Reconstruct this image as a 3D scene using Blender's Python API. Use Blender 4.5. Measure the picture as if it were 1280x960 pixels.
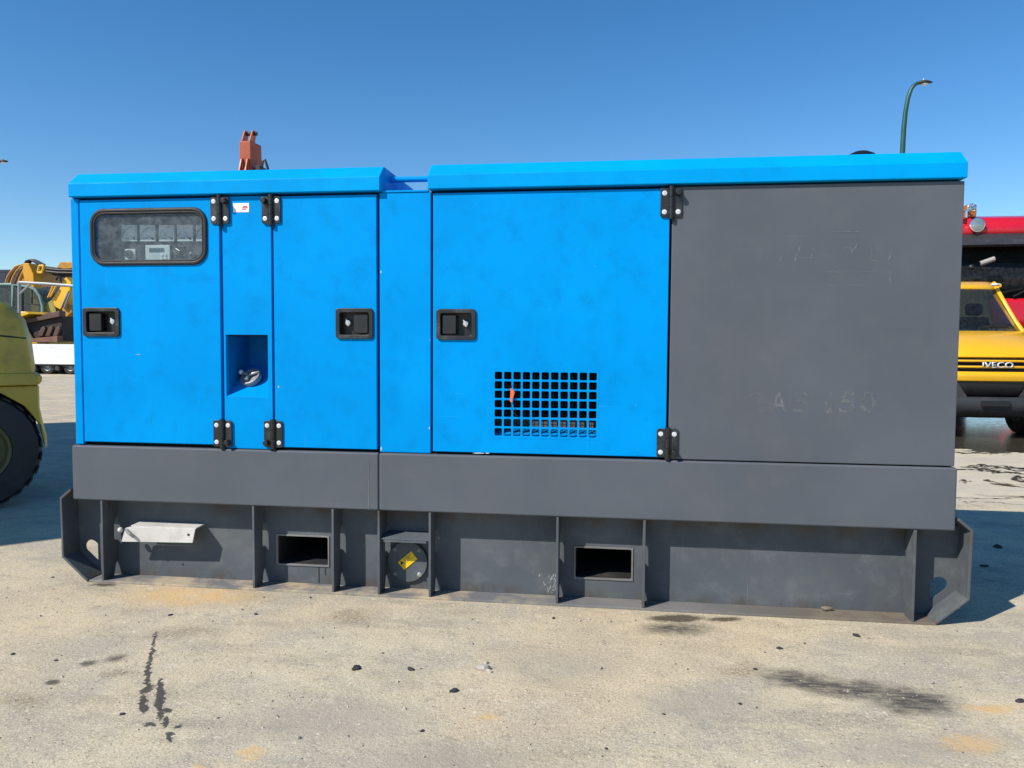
import bpy, bmesh, math, random
from mathutils import Vector, Matrix
R = math.radians
random.seed(7)
for o in list(bpy.data.objects): bpy.data.objects.remove(o)
scene = bpy.context.scene
C = scene.collection

# ------------------------------------------------------------------ camera
CAM = Vector((2.61025, -3.39302, 1.17534)); YAW, PIT, ROL, FPX = R(-7.6082), R(2.9664), R(.3610), 960.0
fwd = Vector((math.sin(YAW)*math.cos(PIT), math.cos(YAW)*math.cos(PIT), -math.sin(PIT)))
_r = Vector((math.cos(YAW), -math.sin(YAW), 0)); _u = _r.cross(fwd)
RT = math.cos(ROL)*_r + math.sin(ROL)*_u; UP = -math.sin(ROL)*_r + math.cos(ROL)*_u
cd = bpy.data.cameras.new('camera'); cam = bpy.data.objects.new('camera', cd); C.objects.link(cam)
cd.sensor_fit = 'HORIZONTAL'; cd.sensor_width = 36; cd.lens = 36*FPX/1280; cd.clip_start = .05; cd.clip_end = 3000
cam.matrix_world = Matrix(((RT.x, UP.x, -fwd.x, CAM.x), (RT.y, UP.y, -fwd.y, CAM.y), (RT.z, UP.z, -fwd.z, CAM.z), (0, 0, 0, 1)))
scene.camera = cam
def ray(x, y): return fwd*FPX + RT*(x-640) - UP*(y-480)
def on_y(x, y, Y):
    d = ray(x, y); return CAM + d*((Y-CAM.y)/d.y)
def on_z(x, y, Z=0.0):
    d = ray(x, y); return CAM + d*((Z-CAM.z)/d.z)

# ------------------------------------------------------------------ sky, sun, exposure
SUN = Vector((1.05, 1.0, -1.30)).normalized()          # direction the light travels
ELEV = math.asin(-SUN.z); AZ = math.atan2(-SUN.x, -SUN.y)
world = bpy.data.worlds.new('World'); scene.world = world; world.use_nodes = True
wn = world.node_tree.nodes; wl = world.node_tree.links; wn.clear()
sky = wn.new('ShaderNodeTexSky'); sky.sky_type = 'NISHITA'; sky.sun_disc = False
sky.sun_elevation = ELEV; sky.sun_rotation = AZ % (2*math.pi); sky.altitude = 600; sky.air_density = 1.0; sky.dust_density = .12; sky.ozone_density = 3.0
bg = wn.new('ShaderNodeBackground'); bg.inputs['Strength'].default_value = .085
wo = wn.new('ShaderNodeOutputWorld'); hs = wn.new('ShaderNodeHueSaturation'); hs.inputs['Saturation'].default_value = 1.29; hs.inputs['Value'].default_value = 1.42; wl.new(sky.outputs[0], hs.inputs['Color']); wl.new(hs.outputs[0], bg.inputs[0]); wl.new(bg.outputs[0], wo.inputs[0])
sl = bpy.data.lights.new('sun', 'SUN'); sl.energy = 4.6; sl.angle = R(.5); sl.color = (1, .945, .86)
so = bpy.data.objects.new('sun', sl); C.objects.link(so); so.rotation_euler = SUN.to_track_quat('-Z', 'Y').to_euler(); so.location = (-20, -20, 26)
vs = scene.view_settings; vs.view_transform = 'Standard'; vs.look = 'None'; vs.gamma = 1; vs.use_curve_mapping = False; vs.exposure = .3
scene.render.engine = 'CYCLES'

# ------------------------------------------------------------------ helpers
class MB:
    def __init__(s): s.v = []; s.f = []
    def add(s, vs, fs):
        b = len(s.v); s.v += [tuple(p) for p in vs]; s.f += [tuple(i+b for i in f) for f in fs]; return s
    def box(s, x0, x1, y0, y1, z0, z1):
        return s.add([(x0,y0,z0),(x1,y0,z0),(x1,y1,z0),(x0,y1,z0),(x0,y0,z1),(x1,y0,z1),(x1,y1,z1),(x0,y1,z1)],
                     [(0,3,2,1),(4,5,6,7),(0,1,5,4),(1,2,6,5),(2,3,7,6),(3,0,4,7)])
    def prism(s, pts, axis, a0, a1):
        def m(p, a): return {'y': (p[0], a, p[1]), 'x': (a, p[0], p[1]), 'z': (p[0], p[1], a)}[axis]
        n = len(pts)
        return s.add([m(p, a0) for p in pts]+[m(p, a1) for p in pts],
                     [tuple(range(n)), tuple(range(2*n-1, n-1, -1))]+[(i, (i+1) % n, (i+1) % n+n, i+n) for i in range(n)])
    def cyl(s, p0, p1, r0, r1=None, n=20):
        r1 = r0 if r1 is None else r1; p0 = Vector(p0); p1 = Vector(p1); q = (p1-p0).to_track_quat('Z', 'Y')
        a = [p0+q@Vector((math.cos(2*math.pi*i/n)*r0, math.sin(2*math.pi*i/n)*r0, 0)) for i in range(n)]
        b = [p1+q@Vector((math.cos(2*math.pi*i/n)*r1, math.sin(2*math.pi*i/n)*r1, 0)) for i in range(n)]
        return s.add(a+b, [tuple(range(n))[::-1], tuple(range(n, 2*n))]+[(i, (i+1) % n, (i+1) % n+n, i+n) for i in range(n)])
    def lathe(s, c, axis, prof, n=28, caps=True):           # prof: (r, h) along axis
        q = Vector(axis).to_track_quat('Z', 'Y'); c = Vector(c); vs = []; m = len(prof)
        for r, h in prof:
            for i in range(n): vs.append(c+q@Vector((math.cos(2*math.pi*i/n)*r, math.sin(2*math.pi*i/n)*r, h)))
        fs = [(k*n+i, k*n+(i+1) % n, (k+1)*n+(i+1) % n, (k+1)*n+i) for k in range(m-1) for i in range(n)]
        if caps: fs += [tuple(range(n))[::-1], tuple(range((m-1)*n, m*n))]
        return s.add(vs, fs)
    def tube(s, path, r, n=8, closed=False):
        P = [Vector(p) for p in path]; m = len(P); rs = r if isinstance(r, (list, tuple)) else [r]*m
        vs = []; up = Vector((.123, .2, .97))
        for k in range(m):
            if closed: t = P[(k+1) % m]-P[k-1]
            else: t = P[min(k+1, m-1)]-P[max(k-1, 0)]
            t.normalize(); a = t.cross(up)
            if a.length < .1: a = t.cross(Vector((1, 0, 0)))
            a.normalize(); b = a.cross(t)
            for i in range(n):
                w = 2*math.pi*i/n; vs.append(P[k]+(a*math.cos(w)+b*math.sin(w))*rs[k])
        fs = [(k*n+i, k*n+(i+1) % n, ((k+1) % m)*n+(i+1) % n, ((k+1) % m)*n+i) for k in range(m if closed else m-1) for i in range(n)]
        if not closed: fs += [tuple(range(n))[::-1], tuple(range((m-1)*n, m*n))]
        return s.add(vs, fs)
    def sphere(s, c, r, n=12, sc=(1, 1, 1), jit=0, rnd=None):
        m = n//2; vs = []; c = Vector(c)
        for k in range(1, m):
            for i in range(n):
                a = math.pi*k/m; w = 2*math.pi*i/n; j = 1+(rnd.uniform(-jit, jit) if jit else 0)
                vs.append(c+Vector((math.sin(a)*math.cos(w)*sc[0], math.sin(a)*math.sin(w)*sc[1], math.cos(a)*sc[2]))*r*j)
        vs += [c+Vector((0, 0, r*sc[2])), c-Vector((0, 0, r*sc[2]))]; t = (m-1)*n
        fs = [(k*n+i, (k+1)*n+i, (k+1)*n+(i+1) % n, k*n+(i+1) % n) for k in range(m-2) for i in range(n)]
        fs += [(t, i, (i+1) % n) for i in range(n)]+[(t+1, (m-2)*n+(i+1) % n, (m-2)*n+i) for i in range(n)]
        return s.add(vs, fs)
    def panel(s, x0, x1, z0, z1, y0, y1, holes=()):
        """flat sheet in XZ from y0 (front) to y1 with rectangular holes (x0,x1,z0,z1)"""
        xs = sorted({x0, x1, *[h[0] for h in holes], *[h[1] for h in holes]}); zs = sorted({z0, z1, *[h[2] for h in holes], *[h[3] for h in holes]})
        nx, nz = len(xs), len(zs); base = len(s.v)
        for y in (y0, y1):
            for z in zs:
                for x in xs: s.v.append((x, y, z))
        I = lambda i, j, k: base+k*nx*nz+j*nx+i
        def solid(i, j):
            if not (0 <= i < nx-1 and 0 <= j < nz-1): return False
            cx, cz = (xs[i]+xs[i+1])/2, (zs[j]+zs[j+1])/2
            return not any(h[0] < cx < h[1] and h[2] < cz < h[3] for h in holes)
        for j in range(nz-1):
            for i in range(nx-1):
                if not solid(i, j): continue
                s.f.append((I(i,j,0), I(i+1,j,0), I(i+1,j+1,0), I(i,j+1,0))); s.f.append((I(i,j,1), I(i,j+1,1), I(i+1,j+1,1), I(i+1,j,1)))
                if not solid(i-1, j): s.f.append((I(i,j,0), I(i,j+1,0), I(i,j+1,1), I(i,j,1)))
                if not solid(i+1, j): s.f.append((I(i+1,j,0), I(i+1,j,1), I(i+1,j+1,1), I(i+1,j+1,0)))
                if not solid(i, j-1): s.f.append((I(i,j,0), I(i,j,1), I(i+1,j,1), I(i+1,j,0)))
                if not solid(i, j+1): s.f.append((I(i,j+1,0), I(i+1,j+1,0), I(i+1,j+1,1), I(i,j+1,1)))
        return s
    def rframe(s, o, h, rad, y0, y1, k=4, walls_out=False):
        """rectangle o=(x0,x1,z0,z1) with a rounded-rectangle hole h, front y0 back y1"""
        inn = rrect(h[0], h[1], h[2], h[3], rad, k); oc = [(o[1], o[3]), (o[0], o[3]), (o[0], o[2]), (o[1], o[2])]; n = len(inn)
        for y, fl in ((y0, 0), (y1, 1)):
            b = len(s.v); s.v += [(p[0], y, p[1]) for p in inn]+[(p[0], y, p[1]) for p in oc]; fs = []
            for c in range(4):
                for i in range(k): fs.append((n+c, c*(k+1)+i, c*(k+1)+i+1))
                fs.append((n+c, c*(k+1)+k, ((c+1) % 4)*(k+1), n+(c+1) % 4))
            s.f += [tuple(b+i for i in (f if fl else f[::-1])) for f in fs]
            if fl == 0: b0 = b
        s.f += [(b0+i, b0+(i+1) % n, b+(i+1) % n, b+i) for i in range(n)]
        if walls_out: s.f += [(b0+n+i, b0+n+(i+1) % 4, b+n+(i+1) % 4, b+n+i) for i in range(4)]
        return s
    def rring(s, a, b, y0, y1, yb):
        """bezel between loops a (outer) and b (inner): front y0, outer edge back y1, inner wall back yb"""
        n = len(a); k = len(s.v); s.v += [(p[0], y1, p[1]) for p in a]+[(p[0], y0, p[1]) for p in a]+[(p[0], y0, p[1]) for p in b]+[(p[0], yb, p[1]) for p in b]
        s.f += [(k+r*n+i, k+r*n+(i+1) % n, k+(r+1)*n+(i+1) % n, k+(r+1)*n+i) for r in range(3) for i in range(n)]; return s
    def strip(s, rows, nx=10, bow=0.0):
        """rows: (y, z, halfwidth[, bow]); a surface across x"""
        b = len(s.v)
        for r in rows:
            bw = r[3] if len(r) > 3 else bow
            for i in range(nx+1):
                u = -1+2*i/nx; s.v.append((u*r[2], r[0]+bw*abs(u)**2.4, r[1]))
        for k in range(len(rows)-1):
            for i in range(nx): a = b+k*(nx+1)+i; s.f.append((a, a+1, a+nx+2, a+nx+1))
        return s
    def build(s, name, mat=None, parent=None, bevel=0, seg=2, smooth=False, ang=35, weld=False):
        me = bpy.data.meshes.new(name); me.from_pydata(s.v, [], s.f)
        bm = bmesh.new(); bm.from_mesh(me)
        if weld: bmesh.ops.remove_doubles(bm, verts=bm.verts, dist=1e-5)
        bmesh.ops.recalc_face_normals(bm, faces=bm.faces); bm.to_mesh(me); bm.free()
        if mat: me.materials.append(mat)
        o = bpy.data.objects.new(name, me); C.objects.link(o)
        if parent: o.parent = parent
        if bevel:
            m = o.modifiers.new('bevel', 'BEVEL'); m.width = bevel; m.segments = seg; m.limit_method = 'ANGLE'; m.angle_limit = R(40); m.harden_normals = True
        if smooth or bevel:
            for p in me.polygons: p.use_smooth = True
            me.set_sharp_from_angle(angle=R(ang))
        return o
def rrect(x0, x1, z0, z1, r, k=4):
    out = []
    for cx, cz, a in ((x1-r, z1-r, 0), (x0+r, z1-r, 90), (x0+r, z0+r, 180), (x1-r, z0+r, 270)):
        for i in range(k+1): w = R(a+90*i/k); out.append((cx+r*math.cos(w), cz+r*math.sin(w)))
    return out
def empty(name, loc=(0, 0, 0), rz=0, parent=None):
    o = bpy.data.objects.new(name, None); C.objects.link(o); o.location = loc; o.rotation_euler = (0, 0, rz); o.empty_display_size = .2
    if parent: o.parent = parent
    return o
def tag(o, label, cat, group=None):
    o['label'] = label; o['category'] = cat
    if group: o['group'] = group
    return o
def struct(o, kind='structure', label=None):
    o['kind'] = kind
    if label: o['label'] = label
    return o
def text_mesh(name, body, mat, parent, width, height, extrude, M):
    cu = bpy.data.curves.new(name+'_curve', 'FONT'); cu.body = body; cu.size = 1; cu.extrude = 0; cu.align_x = 'CENTER'; cu.align_y = 'CENTER'; cu.resolution_u = 4; cu.offset = .012
    t = bpy.data.objects.new(name+'_tmp', cu); C.objects.link(t); bpy.context.view_layer.update()
    me = bpy.data.meshes.new_from_object(t.evaluated_get(bpy.context.evaluated_depsgraph_get())); bpy.data.objects.remove(t); bpy.data.curves.remove(cu)
    xs = [v.co.x for v in me.vertices]; ys = [v.co.y for v in me.vertices]; cx, cy = (min(xs)+max(xs))/2, (min(ys)+max(ys))/2
    sx, sy = width/(max(xs)-min(xs)), height/(max(ys)-min(ys))
    for v in me.vertices: v.co = M @ Vector(((v.co.x-cx)*sx, 0, (v.co.y-cy)*sy))
    me.name = name; me.materials.clear(); me.materials.append(mat)
    o = bpy.data.objects.new(name, me); C.objects.link(o); o.parent = parent
    if extrude:
        m = o.modifiers.new('solid', 'SOLIDIFY'); m.thickness = extrude; m.offset = 0
    return o

# ------------------------------------------------------------------ materials
class N:
    """tiny node-graph helper"""
    def __init__(s, name):
        s.m = bpy.data.materials.new(name); s.m.use_nodes = True; s.t = s.m.node_tree; s.n = s.t.nodes; s.l = s.t.links; s.n.clear()
        s.out = s.n.new('ShaderNodeOutputMaterial'); s.tc = s.n.new('ShaderNodeTexCoord'); s.co = s.tc.outputs['Object']
    def put(s, sock, v):
        if hasattr(v, 'is_output') or isinstance(v, bpy.types.NodeSocket): s.l.new(v, sock)
        elif isinstance(v, (tuple, list)) and len(v) == 3 and sock.type == 'RGBA': sock.default_value = (*v, 1)
        else: sock.default_value = v
    def noise(s, scale, detail=4, rough=.55, co=None, dist=0.0, color=False):
        n = s.n.new('ShaderNodeTexNoise'); n.inputs['Scale'].default_value = scale; n.inputs['Detail'].default_value = detail; n.inputs['Roughness'].default_value = rough; n.inputs['Distortion'].default_value = dist
        s.l.new(co or s.co, n.inputs['Vector']); return n.outputs['Color' if color else 'Fac']
    def voronoi(s, scale, co=None, feature='F1'):
        n = s.n.new('ShaderNodeTexVoronoi'); n.feature = feature; n.inputs['Scale'].default_value = scale; s.l.new(co or s.co, n.inputs['Vector']); return n.outputs['Distance']
    def mapping(s, scale=(1, 1, 1), loc=(0, 0, 0), rot=(0, 0, 0), co=None):
        n = s.n.new('ShaderNodeMapping'); n.inputs['Scale'].default_value = scale; n.inputs['Location'].default_value = loc; n.inputs['Rotation'].default_value = rot; s.l.new(co or s.co, n.inputs['Vector']); return n.outputs[0]
    def ramp(s, v, a, b, lo=0.0, hi=1.0, smooth=True):
        n = s.n.new('ShaderNodeMapRange'); n.interpolation_type = 'SMOOTHSTEP' if smooth else 'LINEAR'
        for k, w in zip(('Value', 'From Min', 'From Max', 'To Min', 'To Max'), (v, a, b, lo, hi)): s.put(n.inputs[k], w)
        return n.outputs[0]
    def math(s, op, a, b=0.0):
        n = s.n.new('ShaderNodeMath'); n.operation = op; s.put(n.inputs[0], a); s.put(n.inputs[1], b); return n.outputs[0]
    def vmath(s, op, a, b):
        n = s.n.new('ShaderNodeVectorMath'); n.operation = op; s.put(n.inputs[0], a); s.put(n.inputs[1], b); return n.outputs[1 if op == 'LENGTH' else 0]
    def length(s, a):
        n = s.n.new('ShaderNodeVectorMath'); n.operation = 'LENGTH'; s.put(n.inputs[0], a); return n.outputs['Value']
    def mix(s, f, a, b, mode='MIX'):
        n = s.n.new('ShaderNodeMix'); n.data_type = 'RGBA'; n.blend_type = mode; s.put(n.inputs[0], f); s.put(n.inputs[6], a); s.put(n.inputs[7], b); return n.outputs[2]
    def bump(s, h, strength=.2, dist=.01, normal=None):
        n = s.n.new('ShaderNodeBump'); n.inputs['Strength'].default_value = strength; n.inputs['Distance'].default_value = dist; s.put(n.inputs['Height'], h)
        if normal: s.l.new(normal, n.inputs['Normal'])
        return n.outputs[0]
    def bsdf(s, base, rough=.5, metal=0.0, normal=None, coat=0.0, spec=.5):
        p = s.n.new('ShaderNodeBsdfPrincipled'); s.put(p.inputs['Base Color'], base); s.put(p.inputs['Roughness'], rough); s.put(p.inputs['Metallic'], metal)
        p.inputs['Coat Weight'].default_value = coat; p.inputs['Coat Roughness'].default_value = .12; s.put(p.inputs['Specular IOR Level'], spec)
        if normal: s.l.new(normal, p.inputs['Normal'])
        return p.outputs[0]
    def done(s, shader): s.l.new(shader, s.out.inputs['Surface']); return s.m

def painted(name, base, rough=.45, var=.12, dirt=None, dirt_amt=.0, chip=None, chip_at=.74, streak=None, dent=.0, coat=0.0, metal=0.0, spec=.5, fade=None, smudge=None, rust=None, scratch=None, shade_grime=None):
    g = N(name)
    big = g.noise(1.7, 3, .5); mid = g.noise(9, 5, .6); fine = g.noise(120, 3, .6)
    col = g.mix(g.ramp(big, .3, .7), tuple(c*(1-var) for c in base), tuple(min(1, c*(1+var)) for c in base))
    if fade: col = g.mix(g.ramp(g.noise(2.6, 4, .6, g.mapping(loc=(3.1, 1, 7))), .5, .78, 0, .55), col, fade)
    if smudge is not None:
        sa = g.noise(1, 4, .6, g.mapping(scale=(5.5, 5.5, 1.6), rot=(0, R(14), 0), loc=(2, 0, 5))); sb = g.noise(1, 4, .65, g.mapping(scale=(1.8, 2, 6.5), rot=(0, R(-9), 0), loc=(8, 1, 3)))
        col = g.mix(g.math('MAXIMUM', g.ramp(sa, .60, .78, 0, .42), g.ramp(sb, .62, .80, 0, .42)), col, smudge)
    if dirt is not None:
        d = g.math('MULTIPLY', g.ramp(mid, .46, .74), g.ramp(fine, .3, .65, .35, 1)); col = g.mix(g.math('MULTIPLY', d, dirt_amt), col, dirt)
    if streak is not None:
        st = g.noise(1, 5, .7, g.mapping(scale=(26, 26, 1.3))); gate = g.noise(1.9, 3, .5, g.mapping(loc=(9, 4, 2)))
        col = g.mix(g.math('MULTIPLY', g.ramp(st, .58, .74), g.ramp(gate, .5, .68, 0, .5)), col, streak)
    r = g.ramp(mid, .3, .7, rough-.07, rough+.09)
    if chip is not None:
        cn = g.noise(38, 4, .65, g.mapping(loc=(5, 2, 1))); cm = g.math('MULTIPLY', g.ramp(cn, chip_at, chip_at+.02), g.ramp(big, .35, .6)); col = g.mix(cm, col, chip)
    if scratch is not None:
        s1 = g.noise(1, 2, .5, g.mapping(scale=(2.6, 3, 210), rot=(0, R(7), 0))); s2 = g.noise(1, 2, .5, g.mapping(scale=(260, 3, 3.4), rot=(0, R(11), 0), loc=(4, 2, 9))); gt = g.noise(2.4, 3, .6, g.mapping(loc=(7, 3, 1)))
        col = g.mix(g.math('MULTIPLY', g.math('MAXIMUM', g.ramp(s1, .72, .76), g.ramp(s2, .72, .76)), g.ramp(gt, .48, .64, 0, .55)), col, scratch)
    if shade_grime is not None:
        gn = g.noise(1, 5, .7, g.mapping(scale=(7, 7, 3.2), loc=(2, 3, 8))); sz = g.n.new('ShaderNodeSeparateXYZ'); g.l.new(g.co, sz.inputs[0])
        col = g.mix(g.math('MULTIPLY', g.ramp(gn, .44, .62), g.math('MAXIMUM', g.ramp(sz.outputs[2], .30, .40, 0, .75), g.ramp(sz.outputs[2], .07, .02, 0, .6))), col, shade_grime)  # brown dirt towards top and foot, also darkening the web's shade by colour
    if rust is not None:
        rn = g.noise(15, 4, .7, g.mapping(loc=(1, 9, 4))); col = g.mix(g.math('MULTIPLY', g.ramp(rn, .62, .72), g.ramp(big, .48, .62, 0, .6)), col, rust)
    nb = g.bump(fine, .05, .002)
    if dent: nb = g.bump(g.noise(2.3, 2, .45), dent, .03, nb)
    return g.done(g.bsdf(col, r, metal, nb, coat, spec))
def plain(name, base, rough=.5, metal=0.0, var=.15, coat=0, spec=.5, scale=14):
    g = N(name); n = g.noise(scale, 4, .6)
    col = g.mix(n, tuple(c*(1-var) for c in base), tuple(min(1, c*(1+var)) for c in base))
    return g.done(g.bsdf(col, g.ramp(n, .3, .7, max(.03, rough-.06), rough+.06), metal, g.bump(g.noise(scale*8, 3), .06, .003), coat, spec))
def glass(name, tint, dust=.12, clear=.7, dustcol=(.55, .56, .55), rough=.02):
    g = N(name); tr = g.n.new('ShaderNodeBsdfTransparent'); g.put(tr.inputs[0], tint)
    gl = g.n.new('ShaderNodeBsdfGlossy'); gl.inputs['Roughness'].default_value = rough
    lw = g.n.new('ShaderNodeLayerWeight'); fr = g.math('ADD', .022, g.math('MULTIPLY', .6, g.math('POWER', lw.outputs['Facing'], 4.5)))
    m1 = g.n.new('ShaderNodeMixShader'); g.l.new(fr, m1.inputs[0]); g.l.new(tr.outputs[0], m1.inputs[1]); g.l.new(gl.outputs[0], m1.inputs[2])
    df = g.n.new('ShaderNodeBsdfDiffuse'); g.put(df.inputs[0], dustcol)
    m2 = g.n.new('ShaderNodeMixShader'); a = g.ramp(g.noise(22, 6, .7), .35, .75, dust*.35, dust*1.3)
    sp = g.ramp(g.noise(150, 3, .7), .66, .72, 0, .5); sp = g.math('MULTIPLY', sp, g.ramp(g.noise(11, 2), .5, .65))
    g.put(m2.inputs[0], g.math('MAXIMUM', a, sp)); g.l.new(m1.outputs[0], m2.inputs[1]); g.l.new(df.outputs[0], m2.inputs[2])
    return g.done(m2.outputs[0])

BLUE = painted('blue_paint', (.0, .268, .68), .5, .06, dirt=(.0, .15, .38), dirt_amt=.38, chip=(.75, .8, .8), chip_at=.765, dent=.2, spec=.04, fade=(.0, .31, .72), smudge=(.0, .19, .52), scratch=(.05, .42, .75))
BLUELIT = painted('sunlit_blue_paint', (.0, .30, .70), .5, .06, dirt=(.0, .17, .40), dirt_amt=.3, dent=.12, spec=.05, fade=(.0, .36, .74))  # brighter roof copy of the blue; stronger sunlight on top put into colour
BLUESHD = painted('blue_paint_inner_shade', (.0, .20, .50), .55, .1, dirt=(.01, .07, .14), dirt_amt=.6, spec=.15)  # darker blue puts recess shade into the colour, with dirt on it
GREY = painted('grey_paint', (.092, .104, .121), .58, .07, dirt=(.15, .15, .15), dirt_amt=.18, chip=(.3, .3, .3), chip_at=.78, dent=.11, smudge=(.082, .09, .10), scratch=(.19, .195, .20), fade=(.112, .110, .120), spec=.2)
SKID = painted('skid_grey_paint', (.092, .103, .116), .56, .14, dirt=(.2, .21, .2), dirt_amt=.38, chip=(.38, .38, .36), chip_at=.745, streak=(.19, .195, .18), dent=.05, fade=(.13, .135, .125), spec=.1, rust=(.12, .075, .045), scratch=(.24, .245, .24), shade_grime=(.085, .066, .042))
def flange_mat():
    g = N('dusty_steel'); n = g.noise(3.2, 5, .65); f = g.noise(60, 4, .65)
    sx = g.n.new('ShaderNodeSeparateXYZ'); g.l.new(g.co, sx.inputs[0])
    c = g.mix(g.math('MULTIPLY', g.ramp(n, .40, .60), g.ramp(sx.outputs[0], 2.5, 1.9, .16, 1)), g.mix(g.ramp(sx.outputs[0], 2.8, 3.6), (.14, .145, .15), (.13, .11, .085)), (.42, .34, .23)); c = g.mix(g.ramp(f, .6, .75, 0, .7), c, (.2, .17, .13))
    c = g.mix(g.ramp(g.noise(7, 4, .6, g.mapping(loc=(4, 7, 2))), .6, .7, 0, .7), c, (.14, .08, .05))
    return g.done(g.bsdf(c, .75, 0, g.bump(f, .25, .004)))
FLANGE = flange_mat()
BLACK = plain('black_plastic', (.012, .013, .014), .42, var=.3)
BLACKW = painted('worn_black_plastic', (.014, .015, .016), .4, .25, dirt=(.09, .1, .1), dirt_amt=.75, chip=(.3, .3, .3), chip_at=.72)
RUBBER = painted('black_rubber', (.017, .017, .018), .62, .2, dirt=(.07, .065, .055), dirt_amt=.5)
FOAM = plain('black_foam', (.008, .008, .008), .9, var=.3, scale=40)
STEEL = plain('bright_steel', (.6, .6, .58), .3, .9, .12)
ZINC = plain('zinc_washer', (.72, .73, .74), .4, .3, .12)
BOARD = plain('panel_board', (.035, .04, .05), .55, var=.15)
WHITEP = plain('white_plastic', (.62, .65, .64), .45, var=.06)
GAUGEF = plain('gauge_face', (.56, .60, .59), .5, var=.1, scale=60)
LCD = plain('lcd_screen', (.10, .13, .14), .25, var=.08)
INK = plain('black_ink', (.012, .012, .012), .6, var=.1)
REDINK = plain('red_ink', (.55, .03, .04), .6, var=.1)
STICKW = plain('white_sticker', (.78, .79, .8), .45, var=.03)
YELLAB = plain('yellow_label', (.80, .52, .01), .4, var=.05)
GALV = painted('white_weathered_steel', (.60, .58, .54), .5, .12, dirt=(.30, .28, .26), dirt_amt=.5, streak=(.3, .27, .24), chip=(.25, .13, .08), chip_at=.70)
RIMST = painted('scuffed_steel_rim', (.17, .17, .165), .55, .25, dirt=(.10, .06, .04), dirt_amt=.6)
ORTAG = plain('orange_plastic_tag', (.78, .15, .05), .45, var=.1)
WIREM = plain('dark_wire', (.02, .02, .02), .5)
PANE = glass('dusty_window_pane', (.90, .93, .93), .13, dustcol=(.40, .43, .45))
def ghost_mat():
    g = N('scraped_lettering'); tr = g.n.new('ShaderNodeBsdfTransparent'); m = g.n.new('ShaderNodeMixShader')
    a = g.math('MULTIPLY', g.ramp(g.noise(46, 5, .75), .42, .60), g.ramp(g.noise(7, 3), .32, .6, .4, .9))
    g.put(m.inputs[0], g.math('MULTIPLY', a, .75)); g.l.new(tr.outputs[0], m.inputs[1]); g.l.new(g.bsdf((.20, .205, .21), .55), m.inputs[2]); return g.done(m.outputs[0])
GHOST = ghost_mat()

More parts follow.
